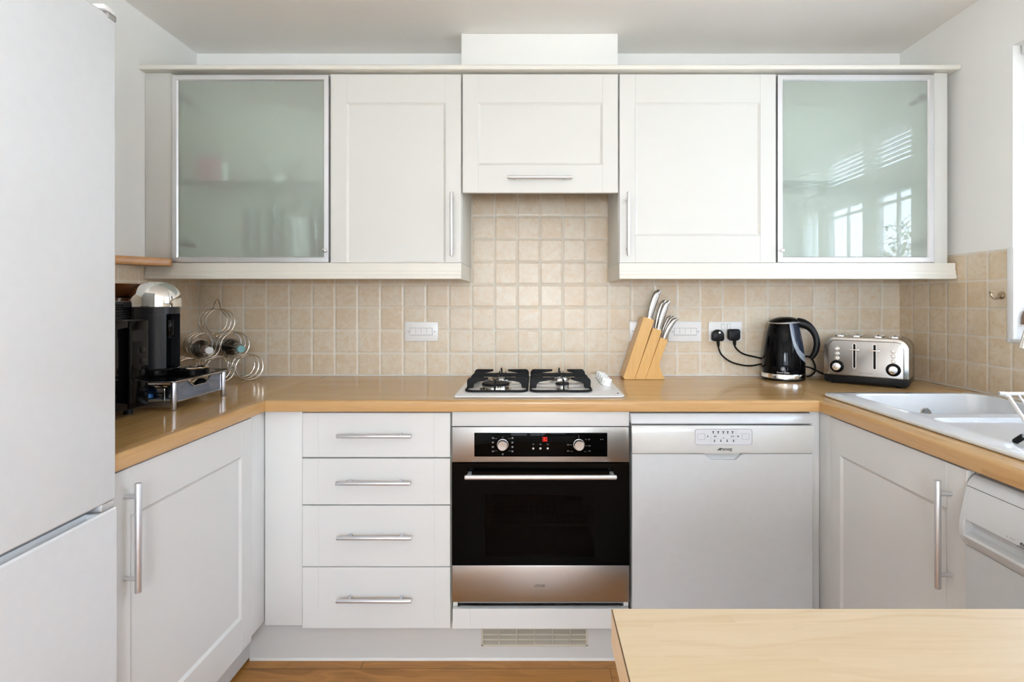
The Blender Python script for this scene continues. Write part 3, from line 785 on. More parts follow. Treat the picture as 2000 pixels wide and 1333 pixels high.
for py in (1020, 1046):
    z_ = oz(py)
    for k in range(3): b.bar((wx0+0.0, -0.50+k*0.16, z_), (wx1, -0.50+k*0.16, z_), 0.0025, 6)
    for k in range(18):
        xx = wx0+0.008+k*(wx1-wx0-0.016)/17; b.bar((xx, -0.50, z_+0.004), (xx, -0.18, z_+0.004), 0.0016, 6)
part('wire_shelf', b, M['wire'], t, 'wire shelves inside the oven')

# dishwasher
YW = -0.604
def vx(px): return X(px, YW)
def vz(py): return Z(py, YW)
d0, d1 = vx(1233.5), vx(1588)
t = thing('dishwasher', 'white freestanding dishwasher next to the oven, under the knife block', 'dishwasher', ((d0+d1)/2, -0.3, 0.0))
part('body', MB().box(d0+0.006, d1-0.006, YW+0.03, -0.04, 0.012, vz(812), 0.004), M['dish'], t)
b = MB()
zt0, zt1 = vz(829), vz(809.5)
b.prism([(YW+0.000, zt0), (YW-0.003, zt0+0.004), (YW+0.003, zt0+0.018), (YW+0.014, zt1), (-0.05, zt1), (-0.05, zt0)], 'X', d0-0.001, d1-0.004, 0.002)
part('lid', b, M['dish'], t, 'white top edge')
b = MB(); zp0, zp1 = vz(885.5), vz(831.5)
pr = [(YW+0.022, zp0)]
for i in range(9):
    a = i/8; pr.append((YW-0.010*sin(pi*(0.15+0.72*a)), zp0+(zp1-zp0)*a))
pr.append((YW+0.022, zp1))
b.prism(pr, 'X', d0+0.001, d1-0.0005, 0.0012)
cp = part('control_panel', b, M['dishpanel'], t, 'glossy control panel')
b = MB(); zd0 = 0.11
hx0_, hx1_ = vx(1375), vx(1450); hx2_, hx3_ = vx(1389), vx(1437); hz_ = vz(899.5); zt_ = vz(887)
# door slab around the trapezoid grip
yf, yk = YW+0.000, YW+0.028
poly = [(d0+0.002, zd0), (d1-0.001, zd0), (d1-0.001, zt_), (hx1_, zt_), (hx3_, hz_), (hx2_, hz_), (hx0_, zt_), (d0+0.002, zt_)]
b.prism(poly, 'Y', yf, yk, 0.0012, 1)
dd = part('door', b, M['dish'], t, 'plain white door')
b = MB(); b.prism([(hx0_, zt_), (hx1_, zt_), (hx3_, hz_), (hx2_, hz_)], 'Y', yf+0.014, yf+0.02)
part('grip_recess', b, M['dish'], dd, 'recessed grip')
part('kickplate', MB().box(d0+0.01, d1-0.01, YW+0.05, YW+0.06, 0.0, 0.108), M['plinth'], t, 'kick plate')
# display frame on the panel
yq = YW-0.0108
b = MB(); o = roundpoly(vx(1466.5)-vx(1356), vz(837)-vz(867.5), 0.009, 6, (vx(1466.5)+vx(1356))/2, (vz(837)+vz(867.5))/2)
b.prism(o, 'Y', yq+0.0005, yq+0.004, 0.0)
dp = part('display', b, plastic('display_grey', (0.62, 0.64, 0.68), 0.25), cp, 'grey framed display')
o = [(x_, yq, z_) for x_, z_ in o]
part('display_rim', MB().tube(o, 0.0007, 6, closed=True, sub=1), M['inkl'], cp)
b = MB(); yq2 = yq+0.0003
for i, px in enumerate((1391, 1400.7, 1410.5, 1419.2, 1428.5)):
    b.box(vx(px-1.8), vx(px+1.8), yq2-0.0002, yq2, vz(843.2), vz(841.4)); b.box(vx(px-0.7), vx(px+0.7), yq2-0.0002, yq2, vz(846.4), vz(843.2))
for i, px in enumerate((1393.5, 1405.8, 1418, 1430.3)):
    b.box(vx(px-1.4), vx(px+1.4), yq2-0.0002, yq2, vz(861.8), vz(860)); b.box(vx(px-0.6), vx(px+0.8), yq2-0.0002, yq2, vz(860), vz(857.4))
for px, w in ((1393.5, 1.0), (1396.3, 0.7), (1426.2, 0.7), (1430, 0.8), (1411, 1.4), (1380.3, 1.0), (1439.3, 1.2)): b.box(vx(px-w), vx(px+w), yq2-0.0002, yq2, vz(852.6 if px != 1411 else 854.6), vz(850 if px != 1411 else 853.6))
part('display_symbols', b, M['ink'], cp, 'small dark symbols')
b = MB()
for px0, px1 in ((1361, 1375), (1447, 1461)):
    cx_, cz_ = (vx(px0)+vx(px1))/2, (vz(846)+vz(857.3))/2
    o = [(x_, yq2-0.0003, z_) for x_, z_ in roundpoly(vx(px1)-vx(px0), vz(846)-vz(857.3), 0.002, 3, cx_, cz_)]
    b.tube(o, 0.0006, 5, closed=True, sub=1)
for px in (1386.7, 1435): b.box(vx(px-0.2), vx(px+0.2), yq2-0.0002, yq2, vz(862), vz(841))
for py in (846.6, 855.8): b.box(vx(1390), vx(1431), yq2-0.0002, yq2, vz(py+0.2), vz(py-0.2))
part('display_buttons', b, M['inkl'], cp, 'outlined push buttons')
b = MB(); ys_ = YW-0.0085
b.text('smeg', 0.0150, Matrix.Translation((vx(1409.7), ys_, vz(876.4))) @ Matrix.Rotation(pi/2, 4, 'X'), align='LEFT')
for r_, cs in ((0, (0, 1, 2)), (1, (1, 2, 3))):
    for c_ in cs:
        px = 1401.3+c_*2.3+r_*0.3; py = 877.6-r_*2.4; b.box(vx(px-0.95), vx(px+0.95), ys_-0.0003, ys_+0.0003, vz(py+0.9), vz(py-0.9))
part('lettering', b, M['ink'], cp, 'dark grey lettering with small dots')

solo('filler_board', MB().box(vx(1588)+0.004, xr+0.001, YD+0.006, YD+0.024, zplinth, ztop-0.001, 0.001), M['base'], 'narrow white corner panel between dishwasher and sink cupboard', 'panel', 'corner filler panels')
# side cupboards
def side_unit(xf, sgn, y_far, y_near, yfill, name, label, hy, hpx, zt_, zb_):
    """front plane x=xf, facing -sgn... sgn=-1: unit lies on -x side (left), +1: right"""
    t = thing(name, label, 'base cabinet', (xf+sgn*0.3, (y_far+y_near)/2, zplinth), 'panelled cupboards on the side runs')
    b = MB()
    xa_, xb_ = (xf+sgn*0.021, xf+sgn*0.57)
    b.box(xa_, xb_, y_far-0.001, y_far-0.019, zplinth, ztop-0.001); b.box(xa_, xb_, y_near+0.001, y_near+0.019, zplinth, ztop-0.001)
    b.box(xa_, xb_, y_near+0.019, y_far-0.019, zplinth, zplinth+0.018)
    b.box(xa_, xa_+sgn*0.012, y_near+0.019, y_far-0.019, ztop-0.08, ztop-0.001)
    part('carcass', b, M['carc'], t)
    part('filler_panel', MB().box(xf+sgn*0.002, xf+sgn*0.02, y_far+0.001, yfill, zb_+0.012, ztop-0.001, 0.001), M['base'], t, 'white filler strip')
    w = y_far-y_near-0.004; h = zt_-zb_
    # local x runs along the wall, door front faces the room
    if sgn < 0: M4 = Matrix.Translation((xf, y_near+0.002, zb_)) @ Matrix.Rotation(pi/2, 4, 'Z')
    else: M4 = Matrix.Translation((xf, y_far-0.002, zb_)) @ Matrix.Rotation(-pi/2, 4, 'Z')
    d = part('door', relief(MB(), w, h, 0.058, 0.108, 0.106, M4), M['base'], t, 'panelled white door', ang=18)
    xh = xf-sgn*0.030
    z1, z0 = hpx
    b = MB(); handle(b, (xh, hy, z1), (xh, hy, z0), (-sgn, 0, 0), 0.0068, 0.125)
    part('handle', b, M['alud'], d, 'silver bar handle')
    return t
def zz(py, y): return Z(py, y)
hyl = -1.193; hyr = -1.150
side_unit(xl, -1, -0.657, -1.236, YD+0.024, 'base_cabinet', 'white panelled cupboard under the worktop beside the fridge', hyl, (Z(944, hyl), Z(1158, hyl)), 0.866, 0.150)
side_unit(xr, 1, -0.640, -1.198, YD+0.026, 'base_cabinet', 'white panelled cupboard under the sink, beside the washing machine', hyr, (Z(939, hyr), Z(1150, hyr)), 0.866, 0.150)

# plinths
YP = -0.529
b = MB(); b.box(-0.987, d0-0.002, YP, YP+0.016, 0.004, zplinth-0.001)
pl = thing('plinth', 'long white kickboard under drawers and oven, with an air grille', 'plinth', (-0.4, YP, 0.0), 'white kickboards')
b = MB(); q0, q1, q2, q3 = X(942, YP), X(1146, YP), Z(1260.5, YP), Z(1229, YP); c_ = 0.004; e_ = zplinth-0.001
b.box(-0.987, q0, YP, YP+0.016, c_, e_); b.box(q1, d0-0.002, YP, YP+0.016, c_, e_); b.box(q0, q1, YP, YP+0.016, c_, q2); b.box(q0, q1, YP, YP+0.016, min(q3, e_-0.0005), e_)
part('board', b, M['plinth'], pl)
part('sealing_strip', MB().box(-0.987, d0-0.002, YP-0.003, YP, 0.0, 0.010, 0.001), M['white'], pl, 'white plastic strip along the floor')
g0, g1 = X(940, YP), X(1148, YP); gz0, gz1 = Z(1262, YP), Z(1227, YP)
b = MB(); b.box(g0, g0+0.007, YP-0.004, YP, gz0, gz1, 0.001); b.box(g1-0.007, g1, YP-0.004, YP, gz0, gz1, 0.001)
b.box(g0, g1, YP-0.004, YP, gz0, gz0+0.006, 0.001); b.box(g0, g1, YP-0.004, YP, gz1-0.004, gz1, 0.001)
H = gz1-gz0; sl_ = MB()
for k in range(3):
    z_ = gz0+0.006+k*(H-0.010)/3
    zs1 = z_+(H-0.010)/3*0.66
    sl_.raw([(g0+0.006, YP-0.0035, z_), (g1-0.006, YP-0.0035, z_), (g1-0.006, YP+0.006, zs1), (g0+0.006, YP+0.006, zs1), (g0+0.006, YP-0.0020, z_-0.001), (g1-0.006, YP-0.0020, z_-0.001), (g1-0.006, YP+0.0075, zs1-0.001), (g0+0.006, YP+0.0075, zs1-0.001)], [(0,1,2,3), (4,7,6,5), (0,4,5,1), (3,2,6,7)])
    if k: b.box(g0+0.006, g1-0.006, YP-0.0045, YP-0.002, z_-0.002, z_+0.002)
for k in range(1, 6): xx = g0+(g1-g0)*k/6; b.box(xx-0.0015, xx+0.0015, YP-0.0045, YP-0.001, gz0+0.004, gz1-0.003)
vg = part('vent_grille', b, paint('grille_cream', (0.56, 0.52, 0.43), 0.45), pl, 'cream slatted air grille')
part('vent_slats', sl_, paint('grille_slat_shade', (0.34, 0.31, 0.25), 0.5), vg)  # slats coloured darker to stand in for shade in the slots
part('vent_gap_shade', MB().box(g0+0.004, g1-0.004, YP+0.010, YP+0.012, gz0+0.004, min(gz1-0.003, zplinth-0.002)), M['groove'], vg)  # dark sheet standing in for the shade behind the slats
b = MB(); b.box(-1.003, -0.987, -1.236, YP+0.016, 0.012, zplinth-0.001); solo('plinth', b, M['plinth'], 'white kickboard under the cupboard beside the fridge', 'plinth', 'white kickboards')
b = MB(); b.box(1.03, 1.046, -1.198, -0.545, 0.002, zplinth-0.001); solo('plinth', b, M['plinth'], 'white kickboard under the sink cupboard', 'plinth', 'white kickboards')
# ------------------------------------------------------------------ worktop
XFL, XFR, YFW = -0.898, 0.942, -0.602
YEND = -1.806
WB = WT-0.038
def edge_prof(a, s):
    """nosing outline: a = outer coordinate, s = direction into the board"""
    r = 0.009; pts = []
    for i in range(6):
        t = radians(90*i/5); pts.append((a+s*(r-r*sin(t)), WT-r+r*cos(t)))
    for i in range(4):
        t = radians(90*i/3); pts.append((a+s*(0.004-0.004*cos(t)), WB+0.004-0.004*sin(t)))
    pts = pts+[(a+s*0.030, WB), (a+s*0.030, WT)]
    return pts
t = thing('worktop', 'wood-effect U-shaped kitchen worktop carrying hob, sink and small appliances', 'worktop', (0, -0.3, WB))
s = part('back_section', MB().box(XFL, XFR, YFW+0.0301, -0.0005, WB, WT), M['topx'], t, 'run along the tiled back wall')
part('front_edge', MB().prism(edge_prof(YFW, 1), 'X', XFL+0.0004, XFR-0.0004), M['edgex'], s, 'lighter rounded front edge')
b = MB(); b.box(WL+0.007, XFL-0.0005, YFW+0.03, -0.0005, WB, WT); b.box(WL+0.007, XFL-0.0305, -1.24, YFW+0.03, WB, WT); b.box(XFL-0.0305, XFL-0.0005, YFW+0.0004, YFW+0.03, WB, WT)
s = part('left_section', b, M['topy'], t, 'run along the fridge wall')
part('front_edge', MB().prism(edge_prof(XFL, -1), 'Y', -1.24, YFW), M['edgey'], s, 'lighter rounded front edge')
sx0, sx1, sy0, sy1 = 1.0, 1.560, -1.46, -0.500          # sink footprint
b = MB(); x0, x1 = XFR+0.0005, WR-0.0005
b.box(x0, x1, YFW+0.03, -0.0005, WB, WT) if sy1 > YFW+0.03 and False else None
b.box(x0, x1, sy1-0.02, -0.0005, WB, WT)
b.box(x0+0.0305, sx0+0.02, sy0+0.02, sy1-0.02, WB, WT); b.box(sx1-0.015, x1, sy0+0.02, sy1-0.02, WB, WT)
b.box(x0, x0+0.0305, YFW+0.0004, sy1-0.02, WB, WT)
b.box(x0+0.0305, x1, YEND, sy0+0.02, WB, WT)
s = part('right_section', b, M['topy'], t, 'run around the sink')
part('front_edge', MB().prism(edge_prof(XFR, 1), 'Y', YEND, YFW), M['edgey'], s, 'lighter rounded front edge')

# ------------------------------------------------------------------ sink
def rr_loop(x0, x1, y0, y1, r, z, off=0.0, n=8):
    return [(x, y, z) for x, y in roundpoly(x1-x0+2*off, y1-y0+2*off, max(r+off, 0.002), n, (x0+x1)/2, (y0+y1)/2)]
def boolean(mbA, cutters):
    oa = bpy.data.objects.new('a', mbA.mesh('a', sm=False)); COL.objects.link(oa)
    cs = []
    for c in cutters:
        oc = bpy.data.objects.new('c', c.mesh('c', sm=False)); COL.objects.link(oc); cs.append(oc)
        md = oa.modifiers.new('b', 'BOOLEAN'); md.operation = 'DIFFERENCE'; md.solver = 'EXACT'; md.object = oc
    dg = bpy.context.evaluated_depsgraph_get(); dg.update()
    me = bpy.data.meshes.new_from_object(oa.evaluated_get(dg))
    r = MB().raw([v.co.copy() for v in me.vertices], [tuple(p.vertices) for p in me.polygons])
    for o in [oa]+cs: bpy.data.objects.remove(o)
    return r
zr = WT+0.011
bx0, bx1, by0, by1 = 1.082, 1.520, -0.865, -0.535
slab = MB(); slab.prism([(x, y) for x, y, _ in rr_loop(sx0, sx1, sy0, sy1, 0.035, 0)], 'Z', WT+0.0005, zr, 0.004, 3)
hole = MB().prism([(x, y) for x, y, _ in rr_loop(bx0, bx1, by0, by1, 0.05, 0, 0.003)], 'Z', WT-0.02, zr+0.02)
dr1 = MB().prism([(x, y) for x, y, _ in rr_loop(1.075, 1.50, -1.42, -0.915, 0.03, 0)], 'Z', zr-0.007, zr+0.02)
top = boolean(slab, [hole, dr1])
t = thing('sink', 'white ceramic inset sink with drainer under the window', 'sink', ((sx0+sx1)/2, (sy0+sy1)/2, WT))
part('rim', top, M['ceramic'], t)
loops = [rr_loop(bx0, bx1, by0, by1, 0.05, zr+0.0003, 0.0036), rr_loop(bx0, bx1, by0, by1, 0.05, zr-0.0012, 0.001), rr_loop(bx0, bx1, by0, by1, 0.05, zr-0.006, -0.001),
         rr_loop(bx0, bx1, by0, by1, 0.05, WT-0.12, -0.010), rr_loop(bx0, bx1, by0, by1, 0.05, WT-0.145, -0.018), rr_loop(bx0, bx1, by0, by1, 0.05, WT-0.155, -0.040)]
b = MB(); n = len(loops[0]); fs = []
for k in range(len(loops)-1):
    for i in range(n): j = (i+1) % n; fs.append((k*n+i, k*n+j, (k+1)*n+j, (k+1)*n+i))
fs.append(tuple(range((len(loops)-1)*n, len(loops)*n)))
b.raw([p for l in loops for p in l], fs)
part('bowl', b, M['ceramic'], t, 'deep white bowl')
ov = Vector((1.338, by1-0.0045, 0.855))
b = MB(); R = Matrix.Translation(ov) @ Matrix.Rotation(pi/2, 4, 'X')
b.lathe([(0,0.001),(0.008,0.001),(0.010,0.0025),(0.0185,0.0030),(0.0200,0.0015),(0.0205,0)], n=32, M=R)
o = part('overflow_cover', b, M['chromeg'], t, 'round chrome overflow cover')
b = MB()
for k in range(3):
    a = radians(90+120*k); c = ov+Vector((0.0125*cos(a), -0.0028, 0.0125*sin(a))); b.cyl(c, c-Vector((0, 0.0008, 0)), 0.0062, n=14)
b.cyl(ov-Vector((0, 0.0012, 0)), ov-Vector((0, 0.002, 0)), 0.005, n=14)
part('overflow_hole', b, M['groove'], o, 'dark openings')
part('waste', MB().cyl((1.30, -0.70, WT-0.1545), (1.30, -0.70, WT-0.151), 0.04, n=32, b=0.001), M['chrome'], t, 'round chrome waste')
# tap
t = thing('tap', 'chrome swan-neck kitchen tap behind the sink, only its spout tip in view', 'tap', (1.578, -0.89, zr))
part('body', MB().cyl((1.588, -0.89, WT), (1.588, -0.89, WT+0.07), 0.022, n=24, b=0.002), M['chrome'], t)
part('spout', MB().tube([(1.588, -0.89, WT+0.06), (1.588, -0.89, 1.20), (1.572, -0.89, 1.26), (1.52, -0.89, 1.29), (1.435, -0.89, 1.265), (1.385, -0.89, 1.19), (1.356, -0.89, 1.108)], 0.0105, 12), M['chrome'], t)
part('lever', MB().tube([(1.588, -0.89, WT+0.07), (1.588, -0.93, WT+0.085), (1.58, -0.985, WT+0.10)], 0.005, 10), M['chrome'], t)
# dish rack: V of two wire panels
t = thing('dish_rack', 'silver wire dish rack with black rubber feet standing on the drainer', 'dish rack', (1.3, -1.17, zr-0.007))
za = zr-0.007
A0 = Vector((1.137, -1.09, 1.017)); A1 = Vector((1.137, -1.172, za+0.008))
b = MB(); xe = 1.47; r = 0.0042
b.tube([(xe, A1.y, A1.z), (A1.x+0.004, A1.y, A1.z), (A1.x, A1.y+0.004, A1.z+0.005), (A0.x, A0.y-0.005, A0.z-0.006), (A0.x+0.008, A0.y, A0.z), (xe, A0.y, A0.z)], r, 10, sub=3)
for k in range(1, 14): xx = A0.x+0.026*k; b.bar((xx, A0.y, A0.z), (xx, A1.y, A1.z), 0.0024, 8)
part('back_panel', b, M['alu'], t)
b = MB(); B0 = Vector((1.088, -1.17, za+0.008)); B1 = Vector((1.088, -1.40, 1.12))
b.tube([(B0.x, B0.y, B0.z), (B1.x, B1.y+0.01, B1.z-0.008), (B1.x+0.012, B1.y, B1.z), (xe, B1.y, B1.z), (xe+0.012, B1.y+0.01, B1.z-0.008), (xe+0.012, B0.y, B0.z)], r*0.85, 10, sub=3)
for k in range(1, 14): xx = B0.x+0.028*k; b.bar((xx, B0.y-0.005, B0.z+0.005), (xx, B1.y, B1.z), 0.0024, 8)
part('front_panel', b, M['alu'], t)
for xx in (B0.x, xe+0.012):
    part('rubber_foot', MB().cyl((xx, B0.y-0.018, B0.z+0.016), (xx, B0.y+0.004, B0.z-0.002), 0.0066, n=16, b=0.002), M['rubber'], t, 'black rubber foot')
# wall hook
hx, hy, hz = WR, -0.524, 1.262
t = thing('robe_hook', 'small bronze double hook on the tiles beside the window', 'hook', (hx, hy, hz-0.02))
part('rose', MB().lathe([(0.0135,0),(0.0135,0.003),(0.010,0.006),(0.006,0.008),(0,0.008)], n=24, M=Matrix.Translation((hx, hy, hz)) @ Matrix.Rotation(-pi/2, 4, 'Y')), M['brass'], t)
b = MB(); b.tube([(hx-0.006, hy, hz-0.001), (hx-0.017, hy, hz-0.010), (hx-0.028, hy, hz-0.011), (hx-0.036, hy, hz-0.002), (hx-0.038, hy, hz+0.008)], 0.0034, 10)
b.lathe([(0,-0.0055),(0.004,-0.004),(0.0058,0),(0.004,0.004),(0,0.0055)], (hx-0.038, hy, hz+0.011), 14)
part('arm', b, M['brass'], t)

# ------------------------------------------------------------------ hob
hxa, hxb, hya, hyb = -0.2795, 0.308, -0.552, -0.045
t = thing('gas_hob', 'white four-burner gas hob with black pan supports set in the worktop', 'hob', ((hxa+hxb)/2, -0.3, WT))
b = MB(); zb0 = WT+0.0005; zh = WT+0.007
o = roundpoly(hxb-hxa, hyb-hya, 0.012, 5, (hxa+hxb)/2, (hya+hyb)/2, (0.028, 0.012, 0.012, 0.008))
b.prism(o, 'Z', zb0, zh, 0.003, 2)
part('base_plate', b, M['enamel'], t)
# raised knob console
b = MB()
pr = [(0.205, zh-0.002), (0.228, WT+0.014), (0.240, WT+0.0175), (0.252, WT+0.0180), (0.282, WT+0.0115), (0.298, zh-0.002)]
lo = [(x, y_, z) for y_ in (-0.455, -0.400, -0.075) for x, z in pr]
lo = [(x, y_, (zh-0.002 if y_ == -0.455 else z)) for x, y_, z in lo]
n = len(pr); fs = [(k*n+i, k*n+i+1, (k+1)*n+i+1, (k+1)*n+i) for k in range(2) for i in range(n-1)]+[tuple(range(2*n, 3*n))]
b.raw(lo, fs)
con = part('knob_console', b, M['enamel'], t, 'raised white knob console')
for k, yk in enumerate((-0.365, -0.305, -0.245, -0.185)):
    kb = MB(); c = Vector((0.262, yk, WT+0.0155)); R = Matrix.Translation(c) @ Matrix.Rotation(radians(16), 4, 'Y')
    kb.lathe([(0.0205,0),(0.0205,0.004),(0.0185,0.006),(0.0175,0.017),(0.016,0.019),(0,0.019)], n=28, M=R)
    kb.box(-0.0045, 0.0045, -0.0195, 0.0195, 0.005, 0.027, 0.002, M=R @ Matrix.Rotation(radians(90+18), 4, 'Z'))
    part('knob', kb, M['white'], t, 'white burner knob')
part('ignition_button', MB().cyl((0.289, -0.500, zh-0.001), (0.289, -0.500, zh+0.0015), 0.004, n=14), M['ink'], t, 'tiny dark mark')
bl = [(-0.147, -0.405, 0.050, 'large front burner'), (0.0985, -0.405, 0.0245, 'small front burner'), (-0.140, -0.165, 0.040, 'rear burner'), (0.101, -0.165, 0.040, 'rear burner')]
for x, y, r, lab in bl:
    b = MB(); b.lathe([(r*1.16,0),(r*1.16,0.002),(r*1.0,0.003),(r*0.96,0.011),(r*0.99,0.014),(r*0.99,0.018),(r*0.7,0.019),(0,0.019)], (x, y, zh-0.001), 44)
    bb = part('burner', b, M['chromeg'], t, lab+' with metal crown')
    nt_ = max(14, int(r*700))
    b = MB()
    for k in range(nt_):
        a = 2*pi*k/nt_; b.box(-0.0011, 0.0011, r*0.86, r*1.0, 0.012, 0.0195, M=Matrix.Translation((x, y, zh)) @ Matrix.Rotation(a, 4, 'Z'))
    part('burner_slots', b, M['iron'], bb)
    part('burner_cap', MB().lathe([(0,0.0185),(r*1.02,0.0185),(r*1.03,0.021),(r*0.97,0.0245),(0,0.0255)], (x, y, zh-0.0005), 44), M['iron'], bb, 'dark burner cap')
    part('ignition_pin', MB().cyl((x+r*0.35, y+r*1.12, zh), (x+r*0.35, y+r*1.12, zh+0.030), 0.0016, n=8), M['wire'], bb)
zg = WT+0.050
def grate(x0, x1, cx, label):
    g = MB(); y0, y1 = -0.485, -0.085; zf = zh+0.0055
    o = [(x, y, zf) for x, y in roundpoly(x1-x0, y1-y0, 0.030, 6, (x0+x1)/2, (y0+y1)/2)]
    g.tube(o, 0.0042, 10, closed=True, sub=1)
    gp = part('pan_support', g, M['iron'], t, label)
    b = MB()
    def arm(xs, xe_, y, full=False):
        sg = 1 if xe_ > xs else -1
        zb_ = zf
        pr = [(xs-sg*0.003, zb_-0.002), (xs-sg*0.004, zg-0.012), (xs+sg*0.002, zg-0.002), (xs+sg*0.010, zg), (xe_, zg-0.0005), (xe_, zg-0.0075),
              (xs+sg*0.052, zg-0.013), (xs+sg*0.030, zg-0.017), (xs+sg*0.022, zg-0.024), (xs+sg*0.019, zb_-0.002)]
        b.prism(pr, 'Y', y-0.0055, y+0.0055, 0.0018, 1)
    for y in (-0.405, -0.165):
        arm(x0+0.001, cx-0.030, y); arm(x1-0.001, cx+0.030, y)
    # middle bar
    y = -0.285; pr = [(x0-0.003, zf-0.002), (x0-0.003, zg-0.012), (x0+0.010, zg), (x1-0.010, zg), (x1+0.003, zg-0.012), (x1+0.003, zf-0.002), (x1-0.019, zf-0.002), (x1-0.024, zg-0.024), (x1-0.05, zg-0.014),
          (x0+0.05, zg-0.014), (x0+0.024, zg-0.024), (x0+0.019, zf-0.002)]
    b.prism(pr, 'Y', y-0.0055, y+0.0055, 0.0018, 1)
    # arms along the depth
    for ys, ye in ((y0, -0.435), (-0.285, -0.365), (-0.285, -0.205), (y1, -0.135)):
        za = zf if ys in (y0, y1) else zg-0.004
        b.tube([(cx, ys, za), (cx, ys+(ye-ys)*0.25, zg-0.006), (cx, ye, zg-0.004)], 0.0032, 8, sub=4)
    part('support_arms', b, M['iron'], gp)
grate(-0.249, -0.030, -0.144, 'left black pan support')
grate(-0.018, 0.200, 0.0995, 'right black pan support')

# ------------------------------------------------------------------ knife block and knives
yk0, yk1 = -0.118, -0.022
def kx(px): return X(px, yk0)
def kz(py): return Z(py, yk0)
zb0 = WT+0.0008
t = thing('knife_block', 'slanted beech knife block standing beside the hob', 'knife block', (kx(1258), -0.07, WT))
P = lambda a: (kx(a[0]), kz(a[1]))
dz_ = zb0-kz(743)
segs = [([(1220.5, 743), (1217, 738), (1257.5, 619), (1278.2, 625.5), (1239.5, 743)], 'tallest slice'),
        ([(1239.5, 743), (1275.2, 640.5), (1293.0, 646.5), (1260.5, 743)], 'middle slice'),
        ([(1260.5, 743), (1289.7, 659.5), (1304.5, 664.5), (1288.5, 709), (1289.0, 717), (1293.5, 730), (1298.5, 743)], 'lowest slice with flared foot')]
for i, (pl, lab) in enumerate(segs):
    b = MB(); pts = [P(q) for q in pl]; pts = [(x, max(z, zb0)) for x, z in pts]
    b.prism(pts, 'Y', yk0, yk1, 0.0012, 1)
    part('block_slice', b, M['bamboo'], t, lab)
b = MB(); b.box(kx(1220), kx(1297), yk0+0.004, yk1-0.004, WT+0.0002, zb0+0.0004); part('base_pad', b, M['seam'], t)
ax = Vector((kx(1278)-kx(1239.5), 0, kz(625.5)-kz(743))).normalized()
side = Vector((ax.z, 0, -ax.x))
def knife(name, pb, pt, y, w0, w1, bend, label, blade_w):
    p0 = Vector((X(pb[0], y), y, Z(pb[1], y))); p1 = Vector((X(pt[0], y), y, Z(pt[1], y)))
    L = (p1-p0).length; d = (p1-p0)/L; sd = Vector((d.z, 0, -d.x))
    t = thing(name, label, 'knife', p0, 'steel knives in the block')
    n = 14; k = 12; vs = []; fs = []
    for i in range(n+1):
        u = i/n
        w = 1.15*(w0*(1-u)+w1*u)*(0.62+0.55*sin(pi*min(1, 0.12+0.86*u))**0.8)*(1 if u < 0.96 else 0.72)
        th = 0.0062*(0.7+0.45*sin(pi*u))*(1 if u < 0.96 else 0.7)
        c = p0+d*(L*u)+sd*(bend*sin(pi*u*0.9)-bend*0.2*u)
        if u > 0.86: c = c+sd*(0.05*L*(u-0.86)/0.14)
        for q in range(k):
            a = 2*pi*q/k; ca, sa = cos(a), sin(a)
            vs.append(c+sd*(w*0.5*abs(ca)**0.75*(1 if ca >= 0 else -1))+Vector((0, th*abs(sa)**0.75*(1 if sa >= 0 else -1), 0)))
    for i in range(n):
        for q in range(k): fs.append((i*k+q, i*k+(q+1) % k, (i+1)*k+(q+1) % k, (i+1)*k+q))
    fs.append(tuple(range(k))[::-1]); fs.append(tuple(range(n*k, (n+1)*k)))
    part('handle', MB().raw(vs, fs), M['knifesteel'], t, 'curved steel handle', ang=50)
    b = MB(); bw = blade_w; e0 = p0+d*0.004; e1 = p0-d*0.013
    pts = [e0-sd*bw*0.5, e0+sd*bw*0.5, e1+sd*bw*0.5, e1-sd*bw*0.5]
    b.raw([tuple(q+Vector((0, dy, 0))) for dy in (-0.0011, 0.0011) for q in pts], [(0,1,2,3), (7,6,5,4), (0,4,5,1), (1,5,6,2), (2,6,7,3), (3,7,4,0)])
    part('blade', b, M['chrome'], t, 'steel blade')
knife('chef_knife', (1269, 621), (1286, 566), -0.070, 0.021, 0.026, -0.004, 'longest steel knife, standing highest in the tallest slice of the block', 0.016)
knife('carving_knife', (1281, 641), (1296.5, 586), -0.055, 0.016, 0.019, -0.003, 'steel knife farther back of the two in the middle slice', 0.012)
knife('bread_knife', (1287, 642.5), (1304.5, 587), -0.092, 0.019, 0.021, -0.003, 'steel knife nearer the front of the two in the middle slice', 0.012)
knife('utility_knife', (1292.5, 660), (1310, 616), -0.052, 0.014, 0.016, -0.006, 'short steel knife deepest back in the lowest slice', 0.010)
knife('paring_knife', (1295, 661), (1316, 617), -0.075, 0.014, 0.016, -0.006, 'short steel knife between two others in the lowest slice', 0.010)
knife('steak_knife', (1297.5, 662), (1321.5, 621), -0.102, 0.016, 0.018, -0.007, 'short steel knife at the front of the lowest slice', 0.010)

